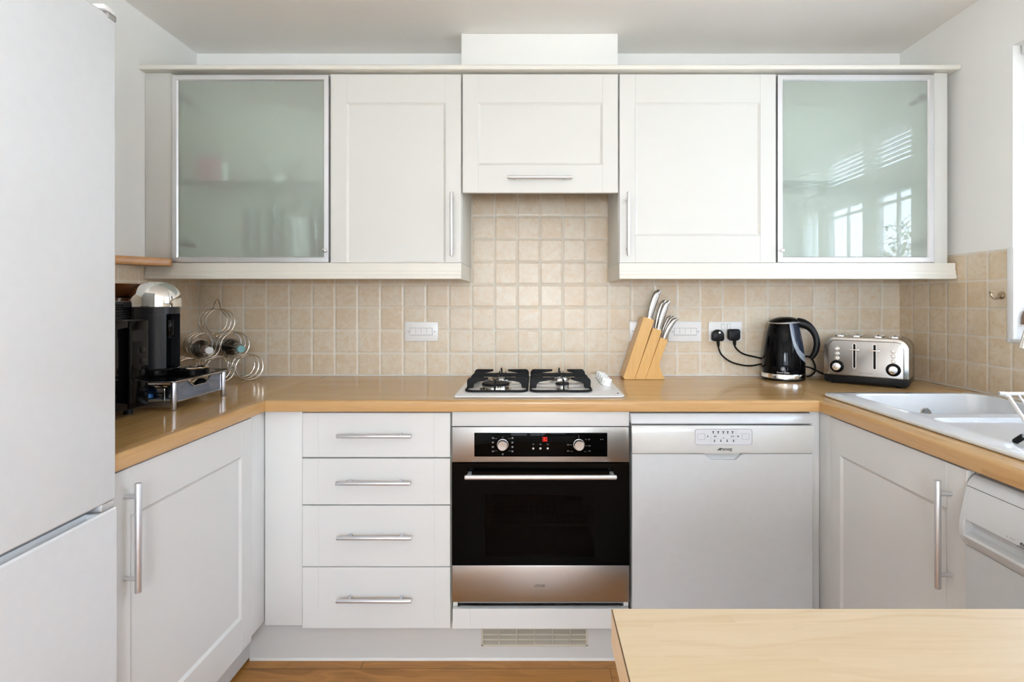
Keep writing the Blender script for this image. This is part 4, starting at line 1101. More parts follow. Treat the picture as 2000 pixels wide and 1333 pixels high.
# ------------------------------------------------------------------ sockets and switches
def plate(px0, px1, py0, py1, name, label, cat):
    x0, x1, z0, z1 = X(px0, 0), X(px1, 0), Z(py1, 0), Z(py0, 0)
    t = thing(name, label, cat, ((x0+x1)/2, 0, z0), 'white wall plates on the tiles')
    part('face_plate', MB().box(x0, x1, -0.008, -0.0005, z0, z1, 0.002, 3), M['white'], t)
    return t, x0, x1, z0, z1
def screws(t, xs, z):
    for x in xs:
        part('screw', MB().cyl((x, -0.0075, z), (x, -0.0088, z), 0.0030, n=14), M['greytrim'], t, 'dark screw')
def rockers(t, px0, px1, py0, py1, n):
    x0, x1, z0, z1 = X(px0, 0), X(px1, 0), Z(py1, 0), Z(py0, 0)
    part('switch_surround', MB().box(x0-0.0014, x1+0.0014, -0.0084, -0.0075, z0-0.0014, z1+0.0014), M['inkl'], t, 'grey outline')
    w = (x1-x0)/n
    for k in range(n):
        xa, xb = x0+w*k+0.0008, x0+w*(k+1)-0.0008
        vs = [(xa, -0.0078, z0), (xb, -0.0078, z0), (xb, -0.0078, z1), (xa, -0.0078, z1), (xa, -0.0120, z0+0.001), (xb, -0.0120, z0+0.001), (xb, -0.0092, (z0+z1)/2), (xa, -0.0092, (z0+z1)/2), (xa, -0.0096, z1-0.001), (xb, -0.0096, z1-0.001)]
        fs = [(4,5,6,7), (7,6,9,8), (0,1,5,4), (8,9,2,3), (0,4,7,8,3), (1,2,9,6,5)]
        rk = part('rocker', MB().raw(vs, fs), M['white'], t, 'white rocker switch')
        part('rocker_mark', MB().box((xa+xb)/2-0.004, (xa+xb)/2+0.004, -0.0121, -0.0112, z0+0.0035, z0+0.005), M['inkl'], rk)
t, x0, x1, z0, z1 = plate(791.5, 856.5, 629, 667, 'light_switch', 'white four-way switch plate on the tiles, drawer side of the hob', 'switch')
rockers(t, 802, 845, 641.5, 655, 4); screws(t, (X(798.5, 0), X(849.5, 0)), Z(648, 0))
t, x0, x1, z0, z1 = plate(1229, 1294, 627.5, 667, 'blank_plate', 'white wall plate mostly hidden behind the knife block', 'wall plate')
screws(t, (X(1234.8, 0), X(1288, 0)), Z(647, 0))
t, x0, x1, z0, z1 = plate(1304.5, 1369, 628, 667.5, 'light_switch', 'white four-way switch plate between knife block and twin socket', 'switch')
rockers(t, 1316, 1359, 641.5, 655, 4); screws(t, (X(1312.5, 0), X(1362.5, 0)), Z(648, 0))
t, x0, x1, z0, z1 = plate(1383, 1448, 628.5, 667.5, 'twin_socket', 'white twin socket holding two black plugs, beside the kettle', 'socket')
screws(t, (X(1389, 0), X(1444, 0)), Z(648.5, 0))
for px in (1410.5, 1422):
    part('rocker', MB().box(X(px, 0)-0.0065, X(px, 0)+0.0065, -0.0105, -0.0075, Z(644, 0), Z(633, 0), 0.0015), M['white'], t, 'white socket switch')
    part('rocker_shadow', MB().box(X(px, 0)-0.0078, X(px, 0)+0.0078, -0.0083, -0.0076, Z(645, 0), Z(632.3, 0)), M['inkl'], t)

def plug(px, py, name, label, cable, rnd):
    x, z = X(px, -0.03), Z(py, -0.03)
    t = thing(name, label, 'plug', (x, -0.008, z), 'black plugs with cables')
    b = MB(); w, h = 0.053, 0.051
    o = roundpoly(w, h, 0.012, 8, x, z, (0.012, 0.026, 0.026, 0.012) if rnd else (0.016, 0.011, 0.011, 0.016))
    b.prism(o, 'Y', -0.040, -0.0125, 0.007, 4)
    o = roundpoly(w-0.016, h-0.018, 0.008, 6, x, z+0.001, (0.008, 0.017, 0.017, 0.008) if rnd else (0.01, 0.006, 0.006, 0.01))
    b.prism(o, 'Y', -0.043, -0.039, 0.0015, 2)
    part('plug_body', b, M['blackm'], t)
    if rnd: part('plug_badge', MB().cyl((x+0.003, -0.0428, z+0.013), (x+0.003, -0.0440, z+0.013), 0.0048, n=16), M['mugw'], t, 'small white disc')
    pts = [(X(a, c), c, Z(b_, c)) for a, b_, c in cable]
    b = MB(); b.tube([(pts[0][0], pts[0][1], pts[0][2]+0.010)]+[Vector(pts[0])+(Vector(pts[1])-Vector(pts[0]))*q for q in (0.3, 0.8)], 0.0062, 12, rr=[0.0072, 0.0068, 0.0050])
    part('cable_boot', b, M['rubber'], t)
    part('cable', MB().tube(pts, 0.0036, 10, sub=8), M['rubber'], t, 'thin black cable')
plug(1402.3, 655.5, 'power_plug', 'round-topped black plug with white dot and low-hanging cable, knife side', [(1402.5, 668, -0.028), (1403.5, 680, -0.026), (1410, 694, -0.022), (1425, 706, -0.018), (1444, 712.5, -0.015), (1465, 715, -0.014), (1487, 711.5, -0.008), (1520, 706, -0.0055), (1556, 700, -0.0055), (1575, 696.5, -0.008), (1586, 702, -0.02), (1592, 715, -0.035), (1591, 727, -0.05), (1583, 734.5, -0.06), (1574, 736, -0.066)], True)
plug(1433.5, 654.5, 'power_plug', 'angular black plug without dot beside the kettle', [(1434.5, 668, -0.028), (1435.5, 677, -0.026), (1443, 686, -0.022), (1454, 692.5, -0.018), (1470, 696.5, -0.014), (1490, 701, -0.007), (1530, 710, -0.0055), (1560, 715.5, -0.0055), (1578, 717.5, -0.007), (1592, 723, -0.012), (1604, 729, -0.02), (1620, 735, -0.03)], False)

# ------------------------------------------------------------------ kettle
kc = Vector((1.0535, -0.0985, WT)); KR = 0.0855
t = thing('kettle', 'glossy black electric kettle with silver base ring beside the toaster', 'kettle', kc)
prof = [(0.0, 0.028), (0.0845, 0.028), (0.0850, 0.040), (0.0846, 0.062), (0.0830, 0.085), (0.0805, 0.110), (0.0770, 0.140), (0.0730, 0.165), (0.0680, 0.192), (0.0620, 0.218), (0.0560, 0.238), (0.0535, 0.245), (0, 0.245)]
def kr(z):
    for (r0, z0), (r1, z1) in zip(prof[1:], prof[2:]):
        if z0 <= z <= z1: return r0+(r1-r0)*(z-z0)/(z1-z0)
    return prof[-2][0]
bd = part('body', MB().lathe(prof, kc, 64), M['black'], t)
b = MB(); b.lathe([(0,0.001),(0.083,0.001),(0.0855,0.004),(0.0855,0.010)], kc, 64); part('power_base', b, M['blackm'], t, 'black power base')
b = MB(); b.lathe([(0.0845,0.0095),(0.0868,0.0105),(0.0868,0.0260),(0.0855,0.0285),(0.083,0.0285)], kc, 64); part('base_ring', b, M['chrome'], t, 'polished silver ring')
# lid and its tilted rim
lidM = Matrix.Translation(kc+Vector((0.004, 0, 0.243))) @ Matrix.Rotation(radians(-3), 4, 'Y')
b = MB(); b.lathe([(0.0575,-0.001),(0.0605,0.002),(0.0600,0.005),(0.050,0.0125),(0.034,0.0185),(0.018,0.0215),(0,0.0225)], n=48, M=lidM)
l = part('lid', b, M['black'], t, 'domed black lid')
part('lid_rim', MB().lathe([(0.0560,-0.006),(0.0600,-0.005),(0.0610,-0.001),(0.0585,0.0015)], n=48, M=lidM), M['alu'], l, 'thin silver rim')
part('lid_catch', MB().box(-0.006, 0.006, -0.012, 0.0, 0.0195, 0.0225, 0.001, M=lidM), M['alu'], l, 'small silver catch')
def on_body(px, z, lift):
    """point on the visible side of the body at a sideways offset px (metres) from the axis"""
    vd = Vector((kc.x, kc.y-CY, 0)).normalized(); rt = Vector((vd.y, -vd.x, 0))
    r = kr(z)+lift; a = max(-0.999, min(0.999, px/r))
    return kc+rt*(r*a)-vd*(r*sqrt(1-a*a))+Vector((0, 0, z))
sc = 0.0855*2/727
Lc = [(572, 205), (578, 300), (600, 450), (640, 620), (700, 750), (760, 830), (822, 895)]
Rc = [(585, 205), (602, 320), (640, 480), (690, 610), (745, 700), (790, 745), (822, 775)]
def lerp(c, z):
    for (x0, y0), (x1, y1) in zip(c, c[1:]):
        if y0 <= z <= y1: return x0+(x1-x0)*(z-y0)/(y1-y0)
    return c[-1][0] if z > c[-1][1] else c[0][0]
def zof(py): return (1190-py)*0.000262
def strip(f0, f1, ya, yb, lift, n=26, m=6):
    vs = []; fs = []
    for i in range(n+1):
        y = ya+(yb-ya)*i/n
        for j in range(m+1):
            xx = f0(y)+(f1(y)-f0(y))*j/m; z = zof(y)
            vs.append(on_body((xx-481.5)*sc, z, lift))
    for i in range(n):
        for j in range(m): a = i*(m+1)+j; fs.append((a, a+1, a+m+2, a+m+1))
    return MB().raw(vs, fs)
edge = lambda y: 481.5+(kr(zof(y))-0.0003)/sc
part('side_panel', strip(lambda y: lerp(Rc, y), lambda y: max(edge(y), lerp(Rc, y)+1), 262, 770, 0.0010), M['navy'], bd, 'dark navy side panel')
part('swoosh', strip(lambda y: lerp(Lc, y), lambda y: min(lerp(Rc, y), max(edge(y), lerp(Lc, y)+0.5)) if y < 775 else max(edge(y), lerp(Lc, y)+0.5), 262, 890, 0.0012), M['swoosh'], bd, 'curved silver stripe')
def ktext(v):
    return on_body(v.x-0.001, v.y+0.0365, 0.0010+v.z)
part('lettering', MB().text('Russell Hobbs', 0.0082, None, fn=ktext, ext=0.0001), M['inkw'], bd, 'pale lettering')
b = MB()
for k in range(20): pass
def disc_pts(R0, R1, n=36, cz=0.0515):
    vs = []; fs = []
    for i in range(n):
        a = 2*pi*i/n
        for R in (R0, R1): vs.append(on_body(-0.001+R*cos(a), cz+R*sin(a), 0.0011))
    for i in range(n): j = (i+1) % n; fs.append((2*i, 2*i+1, 2*j+1, 2*j))
    return vs, fs
b.raw(*disc_pts(0.0066, 0.0085)); b.raw(*disc_pts(0.0001, 0.0040, 16))
part('emblem', b, M['inkl'], bd, 'round silver emblem')
vd = Vector((kc.x, kc.y-CY, 0)).normalized(); rt = Vector((vd.y, -vd.x, 0))
def kp(px, py): return kc+rt*((px-481.5)*sc)+Vector((0, 0, zof(py)))
hp = [(700, 270), (790, 285), (880, 325), (955, 400), (1000, 490), (1018, 590), (1005, 690), (970, 775), (925, 838)]
b = MB(); b.tube([kp(*q) for q in hp], 0.011, 14, sub=5, rr=[0.021, 0.020, 0.0165, 0.0135, 0.0125, 0.0125, 0.0125, 0.0115, 0.0095])
part('handle', b, M['blackm'], t, 'curved black handle')

# ------------------------------------------------------------------ toaster
ang = radians(-40)
tc = Vector((1.2820, -0.288, WT))
t = thing('toaster', 'four-slice brushed steel toaster angled in the corner beside the sink', 'toaster', tc, None, ang)
TW, TH, TD = 0.288, 0.188, 0.200
b = MB(); o = roundpoly(TW, TH-0.034, 0.044, 10, 0, 0.034+(TH-0.034)/2, (0.004, 0.044, 0.044, 0.004))
b.prism(o, 'Y', 0.004, TD, 0.004, 2)
sh = part('shell', b, M['tshell'], t, 'polished steel shell', local=True)
b = MB(); o = roundpoly(TW-0.030, TH-0.034-0.012, 0.030, 8, 0, 0.034+(TH-0.034-0.012)/2, (0.003, 0.030, 0.030, 0.003))
b.prism(o, 'Y', 0.0, 0.012, 0.0045, 3)
fp = part('front_plate', b, M['steelz'], t, 'brushed front plate', local=True)
b = MB(); o = roundpoly(TW-0.002, 0.031, 0.012, 6, 0, 0.0065+0.0155, (0.010, 0.002, 0.002, 0.010))
b.prism(o, 'Y', 0.004, TD-0.004, 0.003, 2)
part('plinth_base', b, M['blackm'], t, 'black plastic base', local=True)
for fx in (-0.11, 0.11):
    for fy in (0.03, TD-0.03): part('foot', MB().cyl((fx, fy, 0.0005), (fx, fy, 0.012), 0.011, n=16), M['rubber'], t, local=True)
for sx in (-0.034, 0.034):
    b = MB(); o = roundpoly(0.0072, 0.094, 0.0034, 5, sx, 0.1150); b.prism(o, 'Y', -0.0006, 0.002)
    part('lever_slot', b, M['black'], fp, 'dark vertical slot', local=True)
    b = MB(); o = [(x, -0.0004, z) for x, z in roundpoly(0.0100, 0.0970, 0.0048, 5, sx, 0.1150)]; b.tube(o, 0.0012, 6, closed=True, sub=1)
    part('slot_trim', b, M['chrome'], fp, local=True)
    b = MB(); b.box(sx-0.0205, sx+0.0205, -0.021, -0.011, 0.1375, 0.1425, 0.002, 2); b.box(sx-0.003, sx+0.003, -0.012, 0.001, 0.137, 0.142)
    part('lever', b, M['chrome'], t, 'chrome push-down lever', local=True)
for kx_, sgn in ((-0.095, -1), (0.095, 1)):
    for bz in (0.1405, 0.1215, 0.1025):
        b = MB(); R = Matrix.Translation((kx_, 0.0, bz)) @ Matrix.Rotation(pi/2, 4, 'X')
        b.lathe([(0.0085,0),(0.0085,0.002),(0.0070,0.0026),(0.0068,0.0016),(0,0.0018)], n=26, M=R)
        bt = part('button', b, M['chromeg'], t, 'round steel button', local=True)
        part('button_ring', MB().ring((kx_, -0.0022, bz), (0,1,0), 0.0052, 0.0006, 24, 6), M['ink'], bt, local=True)
    b = MB(); R = Matrix.Translation((kx_, 0.0, 0.070)) @ Matrix.Rotation(pi/2, 4, 'X')
    b.lathe([(0.0245,0),(0.0245,0.003),(0.0225,0.005),(0.0155,0.0055)], n=44, M=R)
    kn = part('knob', b, M['black'], t, 'browning dial with black collar', local=True)
    b = MB(); b.lathe([(0.0158,0.002),(0.0156,0.014),(0.0145,0.0165),(0.012,0.0172),(0,0.0165)], n=44, M=R)
    b.box(-0.003, 0.003, -0.0150, 0.0150, 0.014, 0.0215, 0.001, M=R @ Matrix.Rotation(radians(-20), 4, 'Z'))
    part('knob_cap', b, M['chrome'], kn, 'polished dial cap', local=True)
b = MB(); b.text('SPECTRUM', 0.0062, Matrix.Translation((0.003, -0.0004, 0.0485)) @ Matrix.Rotation(pi/2, 4, 'X'), spacing=1.75)
part('lettering', b, M['ink'], fp, 'dark spaced lettering', local=True)
for k, sx in enumerate((-0.093, -0.037, 0.037, 0.093)):
    b = MB(); z0, z1 = TH+0.0006, TH+0.0045
    oo = roundpoly(0.034, TD-0.07, 0.010, 5, sx, TD/2); oi = roundpoly(0.024, TD-0.08, 0.006, 5, sx, TD/2)
    n = len(oo); vs = [(x, y, TH-0.001) for x, y in oo]+[(x, y, z1) for x, y in oo]+[(x, y, z1) for x, y in oi]+[(x, y, TH-0.001) for x, y in oi]
    fs = [(q*n+i, q*n+(i+1) % n, (q+1)*n+(i+1) % n, (q+1)*n+i) for q in range(3) for i in range(n)]
    b.raw(vs, fs)
    sl = part('slot_frame', b, M['chrome'], t, 'chrome bread slot frame', local=True)
    b = MB(); b.prism(oi, 'Z', TH-0.001, TH+0.0005); part('slot_opening', b, M['cavity'], sl, local=True)
# ------------------------------------------------------------------ coffee corner
LT = WT
# capsule drawer stand
fx, bxk, ny, fy = -1.092, -1.362, -0.764, -0.506
zt = LT+0.094
t = thing('capsule_drawer', 'capsule storage drawer with black top and silver legs, under the coffee machine', 'storage drawer', ((fx+bxk)/2, (ny+fy)/2, LT))
part('top_board', MB().box(bxk-0.010, fx+0.010, ny-0.010, fy+0.010, zt-0.006, zt, 0.002), M['black'], t, 'glossy black top')
part('top_rim', MB().tube([(x, y, zt-0.007) for x, y in roundpoly(fx-bxk+0.018, fy-ny+0.018, 0.010, 4, (fx+bxk)/2, (ny+fy)/2)], 0.0032, 8, closed=True, sub=1), M['silverleg'], t, 'silver rim')
for x, y in ((fx, ny), (fx, fy), (bxk, ny), (bxk, fy)):
    part('leg', MB().cyl((x, y, LT+0.0005), (x, y, zt-0.006), 0.0078, n=20, b=0.001), M['silverleg'], t, 'silver tube leg')
b = MB()
for z in (LT+0.022,):
    b.tube([(fx-0.006, ny+0.008, z), (fx-0.006, fy-0.008, z)], 0.0026, 8, sub=1)
    b.tube([(bxk+0.006, ny+0.006, z), (fx-0.006, ny+0.006, z)], 0.0026, 8, sub=1); b.tube([(bxk+0.006, fy-0.006, z), (fx-0.006, fy-0.006, z)], 0.0026, 8, sub=1)
b.box(bxk+0.004, fx-0.004, ny+0.004, ny+0.010, LT+0.008, LT+0.020, 0.001)
part('rail', b, M['silverleg'], t)
b = MB(); zl, zh_ = LT+0.028, LT+0.081
for k in range(5):
    x = fx-0.036-0.052*k
    b.tube([(x, ny+0.012, zl-0.006), (x, ny+0.012, zl+0.030), (x-0.004, ny+0.014, zl+0.040), (x-0.030, ny+0.016, zl+0.047)], 0.0016, 6, sub=3)
for z in (LT+0.074, LT+0.066, LT+0.050): b.bar((bxk+0.01, ny+0.013, z), (fx-0.01, ny+0.013, z), 0.0017, 6)
for k in range(5): yy = ny+0.03+k*0.05; b.bar((bxk+0.01, yy, LT+0.026), (fx-0.01, yy, LT+0.026), 0.0016, 6)
part('wire_drawer', b, M['wire'], t, 'wire drawer')
yy0, yy1 = ny+0.014, fy-0.012; ymid = (yy0+yy1)/2; xq = fx-0.002
pl = [(yy0, zl), (yy0, zh_-0.004), (yy0+0.004, zh_), (yy0+0.055, zh_), (ymid-0.030, zh_-0.022), (ymid+0.030, zh_-0.022), (yy1-0.055, zh_), (yy1-0.004, zh_), (yy1, zh_-0.004), (yy1, zl), (yy1-0.01, zl-0.004), (yy0+0.01, zl-0.004)]
part('drawer_front_frame', MB().tube([(xq, a, c) for a, c in pl], 0.0021, 8, closed=True, sub=1), M['silverleg'], t, 'silver wire front')
b = MB(); b.prism(pl, 'X', xq-0.0035, xq-0.002); part('drawer_front', b, M['drawerglass'], t, 'smoky grey front panel')
part('drawer_tray', MB().box(bxk+0.012, fx-0.010, ny+0.018, fy-0.018, LT+0.027, LT+0.030), M['greytrim'], t, 'grey tray')
lab = ['grey coffee capsule at the near end of the drawer front', 'grey coffee capsule in the middle of the drawer front', 'grey coffee capsule at the far end of the drawer front', 'blue coffee capsule in the drawer side nearest the front leg', 'blue coffee capsule in the drawer side farther from the front leg']
for i, (cx, cy, m) in enumerate(((fx-0.042, ny+0.058, 'capsule_grey'), (fx-0.042, ny+0.129, 'capsule_grey'), (fx-0.042, ny+0.200, 'capsule_grey'), (fx-0.112, ny+0.052, 'capsule_blue'), (fx-0.178, ny+0.052, 'capsule_blue'))):
    b = MB(); b.lathe([(0,0),(0.0305,0),(0.0310,0.0012),(0.0272,0.002),(0.024,0.018),(0.0165,0.032),(0.009,0.038),(0,0.0395)], (cx, cy, LT+0.0303), 30)
    solo('coffee_capsule', b, M[m], lab[i], 'coffee capsule', 'coffee capsules in the drawer')

# coffee machine
cc = Vector((-1.223, -0.652, zt))
t = thing('coffee_machine', 'black pod coffee machine with polished chrome dome standing on the capsule drawer', 'coffee machine', cc)
z1 = 1.2225-zt
b = MB(); b.lathe([(0,0.0005),(0.070,0.0005),(0.074,0.003),(0.074,0.019),(0.070,0.024),(0,0.024)], cc, 48)
part('base', b, M['black'], t, 'glossy black base')
# body: clipped cylinder
R_ = 0.0645; pts = []; an = asin(0.033/R_)
for i in range(49):
    a = an+(2*pi-2*an)*i/48; pts.append((cc.x+R_*cos(a), cc.y+R_*sin(a)))
pts += [(cc.x+0.020, cc.y-0.033), (cc.x+0.020, cc.y+0.033)]
b = MB(); b.prism(pts, 'Z', zt+0.0242, zt+z1-0.022)
bd = part('body', b, M['charcoal'], t, 'satin black body', ang=25)
part('spout_bay', MB().box(cc.x+0.0202, cc.x+0.026, cc.y-0.0325, cc.y+0.0325, zt+0.0245, zt+z1-0.0222, 0.001), M['black'], t, 'glossy recess')
b = MB(); b.lathe([(0,0),(R_,0),(R_,0.0205),(0,0.0205)], cc+Vector((0, 0, z1-0.0217)), 56); part('head_collar', b, M['charcoal'], t, 'satin black collar')
sp = MB(); sp.cyl((cc.x+0.047, cc.y-0.008, zt+z1-0.090), (cc.x+0.047, cc.y-0.008, zt+z1-0.040), 0.012, n=20, b=0.002); sp.cyl((cc.x+0.047, cc.y-0.008, zt+z1-0.100), (cc.x+0.047, cc.y-0.008, zt+z1-0.090), 0.006, n=16)
part('spout', sp, M['black'], t)
b = MB(); hd = 1.305-(zt+z1)
pr = [(0.0655, 0.0), (0.0705, 0.001), (0.0710, 0.012), (0.0707, 0.026)]
for i in range(1, 13):
    a = radians(90*i/12); pr.append((0.0707*cos(a), 0.026+(hd-0.026)*sin(a)))
b.lathe(pr, cc+Vector((0, 0, z1)), 64)
dm = part('dome', b, M['chrome'], t, 'mirror-polished chrome dome')
b = MB(); zt2 = zt+z1+hd
b.tube([(cc.x-0.004, cc.y-0.018, zt2-0.004), (cc.x-0.004, cc.y-0.030, zt2-0.009), (cc.x-0.005, cc.y-0.044, zt2-0.022)], 0.0042, 10, sub=4)
part('button', b, M['chrome'], dm, 'slim chrome button')
def dtext(v):
    a = -pi/2+radians(62)+v.x/0.071
    return Vector((cc.x+(0.0712+v.z)*cos(a), cc.y+(0.0712+v.z)*sin(a), zt+z1+0.0105+v.y))
part('lettering', MB().text('NESPRESSO', 0.0058, None, fn=dtext, ext=0.0001), M['ink'], dm, 'small dark lettering')
b = MB(); tr = cc+Vector((0.118, -0.002, 0))
b.lathe([(0,0.0005),(0.046,0.0005),(0.049,0.003),(0.049,0.018),(0.046,0.022),(0,0.022)], tr, 44)
b.box(cc.x+0.055, tr.x, cc.y-0.03, cc.y+0.03, zt+0.0005, zt+0.012)
part('drip_tray', b, M['black'], t, 'glossy black drip tray')
b = MB(); b.lathe([(0.040,0.022),(0.047,0.022),(0.0475,0.0245),(0.043,0.0262),(0.040,0.0255)], tr, 44)
for k in range(-3, 4):
    L = sqrt(0.040**2-(k*0.011)**2); b.box(tr.x+k*0.011-0.0015, tr.x+k*0.011+0.0015, tr.y-L, tr.y+L, zt+0.0225, zt+0.0250)
part('cup_grid', b, M['chrome'], t, 'chrome cup grid')
tk = Vector((-1.345, -0.652, zt))
b = MB(); pr = [(0, 0.0005), (0.062, 0.0005)]
zz_ = 1.2405-zt
for k in range(60):
    z = 0.01+k*(zz_-0.02)/59; pr.append((0.066 if k % 2 else 0.0642, z))
pr += [(0.066, zz_-0.006), (0.064, zz_), (0, zz_)]
b.lathe(pr, tk, 40); b.box(tk.x+0.055, tk.x+0.080, tk.y-0.052, tk.y-0.030, zt+zz_-0.020, zt+zz_-0.004, 0.002)
part('water_tank', b, M['charcoal'], t, 'ribbed black water tank', ang=20)
# brown bowl on the tank
bw = Vector((tk.x, tk.y, zt+zz_+0.0006))
b = MB(); b.lathe([(0,0),(0.036,0),(0.036,0.010),(0.050,0.013),(0.072,0.026),(0.086,0.044),(0.092,0.055),(0.0895,0.0555),(0.083,0.045),(0.068,0.029),(0.045,0.017),(0,0.015)], bw, 56)
solo('bowl', b, M['bowl'], 'shiny brown bowl behind the chrome dome of the coffee machine', 'bowl')

# microwave
mx0, mx1, my0, my1, mz0, mz1 = -1.488, -1.151, -1.228, -0.785, LT+0.020, 1.187
t = thing('microwave', 'black microwave oven with round buttons between fridge and coffee machine', 'microwave', ((mx0+mx1)/2, (my0+my1)/2, LT))
part('case', MB().box(mx0, mx1-0.012, my0, my1, mz0, mz1, 0.004), M['blackm'], t)
yp_ = -0.864
dr = part('door', MB().box(mx1-0.012, mx1, my0+0.001, yp_-0.002, mz0+0.002, mz1-0.001, 0.003), M['black'], t, 'glossy black door')
part('window', MB().box(mx1, mx1+0.0012, my0+0.05, yp_-0.018, mz0+0.040, mz1-0.046, 0.0003), M['black'], dr, 'dark glass window')
part('handle', MB().box(mx1-0.001, mx1+0.012, yp_-0.014, yp_-0.004, mz0+0.02, mz1-0.02, 0.003), M['black'], dr, 'black door grip')
cp = part('control_panel', MB().box(mx1-0.012, mx1, yp_, my1-0.001, mz0+0.002, mz1-0.001, 0.003), M['black'], t, 'glossy control panel')
part('display', MB().box(mx1, mx1+0.0008, yp_+0.012, my1-0.010, mz1-0.062, mz1-0.030), M['blackm'], cp, 'dark display')
for py in (683, 705, 727.5, 750):
    z = Z(py, -0.808)
    part('button', MB().cyl((mx1-0.001, -0.812, z), (mx1+0.002, -0.812, z), 0.0092, n=24, b=0.0008), M['blackm'], cp, 'round black button')
for x, y in ((mx0+0.03, my0+0.03), (mx0+0.03, my1-0.03), (mx1-0.04, my0+0.03), (mx1-0.04, my1-0.03)):
    part('foot', MB().cyl((x, y, LT+0.0003), (x, y, mz0+0.001), 0.012, n=14), M['rubber'], t)

# wine rack
th = radians(45); nf = Vector((sin(th), -cos(th), 0)); lat = Vector((cos(th), sin(th), 0))
c0 = Vector((-1.192, -0.142, LT+0.0555)); R_ = 0.0525; sp_ = 0.1085; up = 0.0955
cs = {}
for row, n in ((0, 3), (1, 2), (2, 1)):
    for k in range(n): cs[(row, k)] = c0-lat*(sp_*(k+row*0.5))+Vector((0, 0, up*row))
t = thing('wine_rack', 'pyramid wine rack of six chrome wire rings against the tiles', 'wine rack', c0-lat*sp_-nf*0.05-Vector((0, 0, 0.0555)))
for (row, k), c in cs.items():
    b = MB()
    for off, rr_ in ((0, 0.0021), (-0.052, 0.0018), (-0.105, 0.0021)): b.ring(c+nf*off, nf, R_, rr_, 56, 8)
    part('bottle_ring', b, M['wire'], t, ['ring in the bottom row', 'ring in the middle row', 'ring at the top'][row])
b = MB()
def mid(a, c): return (cs[a]+cs[c])/2
for a, c in (((0,0),(0,1)), ((0,1),(0,2)), ((1,0),(1,1)), ((0,0),(1,0)), ((0,1),(1,0)), ((0,1),(1,1)), ((0,2),(1,1)), ((1,0),(2,0)), ((1,1),(2,0))):
    m_ = mid(a, c); b.cyl(m_+nf*0.003, m_-nf*0.108, 0.0016, n=8)
    b.lathe([(0,-0.003),(0.003,0),(0,0.003)], m_, 10)
part('cross_wires', b, M['wire'], t)
tp = cs[(2, 0)]+Vector((0, 0, R_))
b = MB(); b.tube([tp+nf*0.002, tp+nf*-0.012+Vector((0,0,0.022)), tp-nf*0.045+Vector((0,0,0.040)), tp-nf*0.085+Vector((0,0,0.022)), tp-nf*0.105], 0.0026, 10, sub=6)
part('carry_handle', b, M['wire'], t, 'wire carrying loop')
def bottle(ring, front, length, mats, label, lb):
    c = cs[ring]+Vector((0, 0, -R_+0.0375+0.0030)); p = c+nf*front; d = -nf
    t = thing('wine_bottle', label, 'bottle', tuple(p+d*length*0.6-Vector((0, 0, 0.038))), 'bottles in the wine rack')
    q = d.to_track_quat('Z', 'Y').to_matrix().to_4x4(); M4 = Matrix.Translation(p) @ q
    L = length
    b = MB(); b.lathe([(0.0135,0.012),(0.0140,0.055),(0.0155,0.072),(0.024,0.092),(0.034,0.110),(0.0370,0.128),(0.0372,L-0.012),(0.033,L-0.003),(0.025,L),(0,L-0.012)], n=40, M=M4)
    part('glass', b, M['bottle'], t)
    b = MB(); b.lathe([(0,0.0),(0.0125,0.0),(0.0146,0.002),(0.0148,0.016),(0.0142,0.018)], n=28, M=M4); part('cap', b, mats[0], t, lb)
    b = MB(); b.lathe([(0.0144,0.018),(0.0146,0.056),(0.0158,0.070)], n=28, M=M4); part('neck_foil', b, mats[1], t)
    if mats[2]:
        vs = []; fs = []; n = 14
        lv = M4.to_3x3().inverted() @ (Vector((0, CY, CZ))-p).normalized(); lu = M4.to_3x3().inverted() @ Vector((0, 0, 1)); lv = lv.normalized()*0.45+lu
        am = atan2(lv.y, lv.x)
        for i in range(n+1):
            a = am+radians(-46+92*i/n)
            for z_, r_ in ((0.114, 0.0356), (0.128, 0.0374), (0.20, 0.0377)): vs.append(M4 @ Vector((r_*cos(a), r_*sin(a), z_)))
        for i in range(n):
            for j in range(2): fs.append((i*3+j, i*3+j+1, i*3+j+4, i*3+j+3))
        part('paper_label', MB().raw(vs, fs), mats[2], t, 'pale pink paper label')
bottle((1, 1), 0.062, 0.275, (M['capwhite'], M['neck'], M['label']), 'wine bottle with pale cap and pinkish label lying in the ring rack', 'pale white cap')
bottle((1, 0), 0.078, 0.270, (M['capteal'], M['bottle'], None), 'dark wine bottle with teal cap lying in the ring rack', 'teal cap')

# ------------------------------------------------------------------ fridge freezer
fo = Vector((-0.889, -1.246, 0.0)); fr_ = 0.045
t = thing('fridge_freezer', 'tall white fridge freezer with two doors beside the worktop', 'fridge', fo, None, fr_)
FT = 1.838; gapz = 0.815
part('cabinet', MB().box(-0.588, -0.055, -0.60, -0.003, 0.012, FT-0.004, 0.004), M['fridge'], t, local=True)
part('upper_door', MB().box(-0.052, 0.0, -0.60, 0.0, gapz+0.006, FT, 0.006, 3), M['fridge'], t, 'tall plain upper door', local=True)
b = MB(); zl = gapz-0.010
pr = [(-0.052, 0.05), (-0.004, 0.05), (0.0, 0.054), (0.0, zl-0.004), (-0.003, zl), (-0.006, zl-0.001), (-0.018, zl-0.014), (-0.026, zl-0.012), (-0.030, zl), (-0.052, zl)]
b.prism(pr, 'Y', -0.60, 0.0); b.box(-0.050, -0.0035, -0.045, -0.0005, zl-0.02, zl-0.0002)
part('lower_door', b, M['fridge'], t, 'freezer door with scooped grip along its top', local=True)
b = MB(); b.box(-0.050, -0.004, -0.036, -0.002, zl+0.0005, gapz+0.0055, 0.002); part('middle_hinge', b, M['alu'], t, 'small hinge cover', local=True)
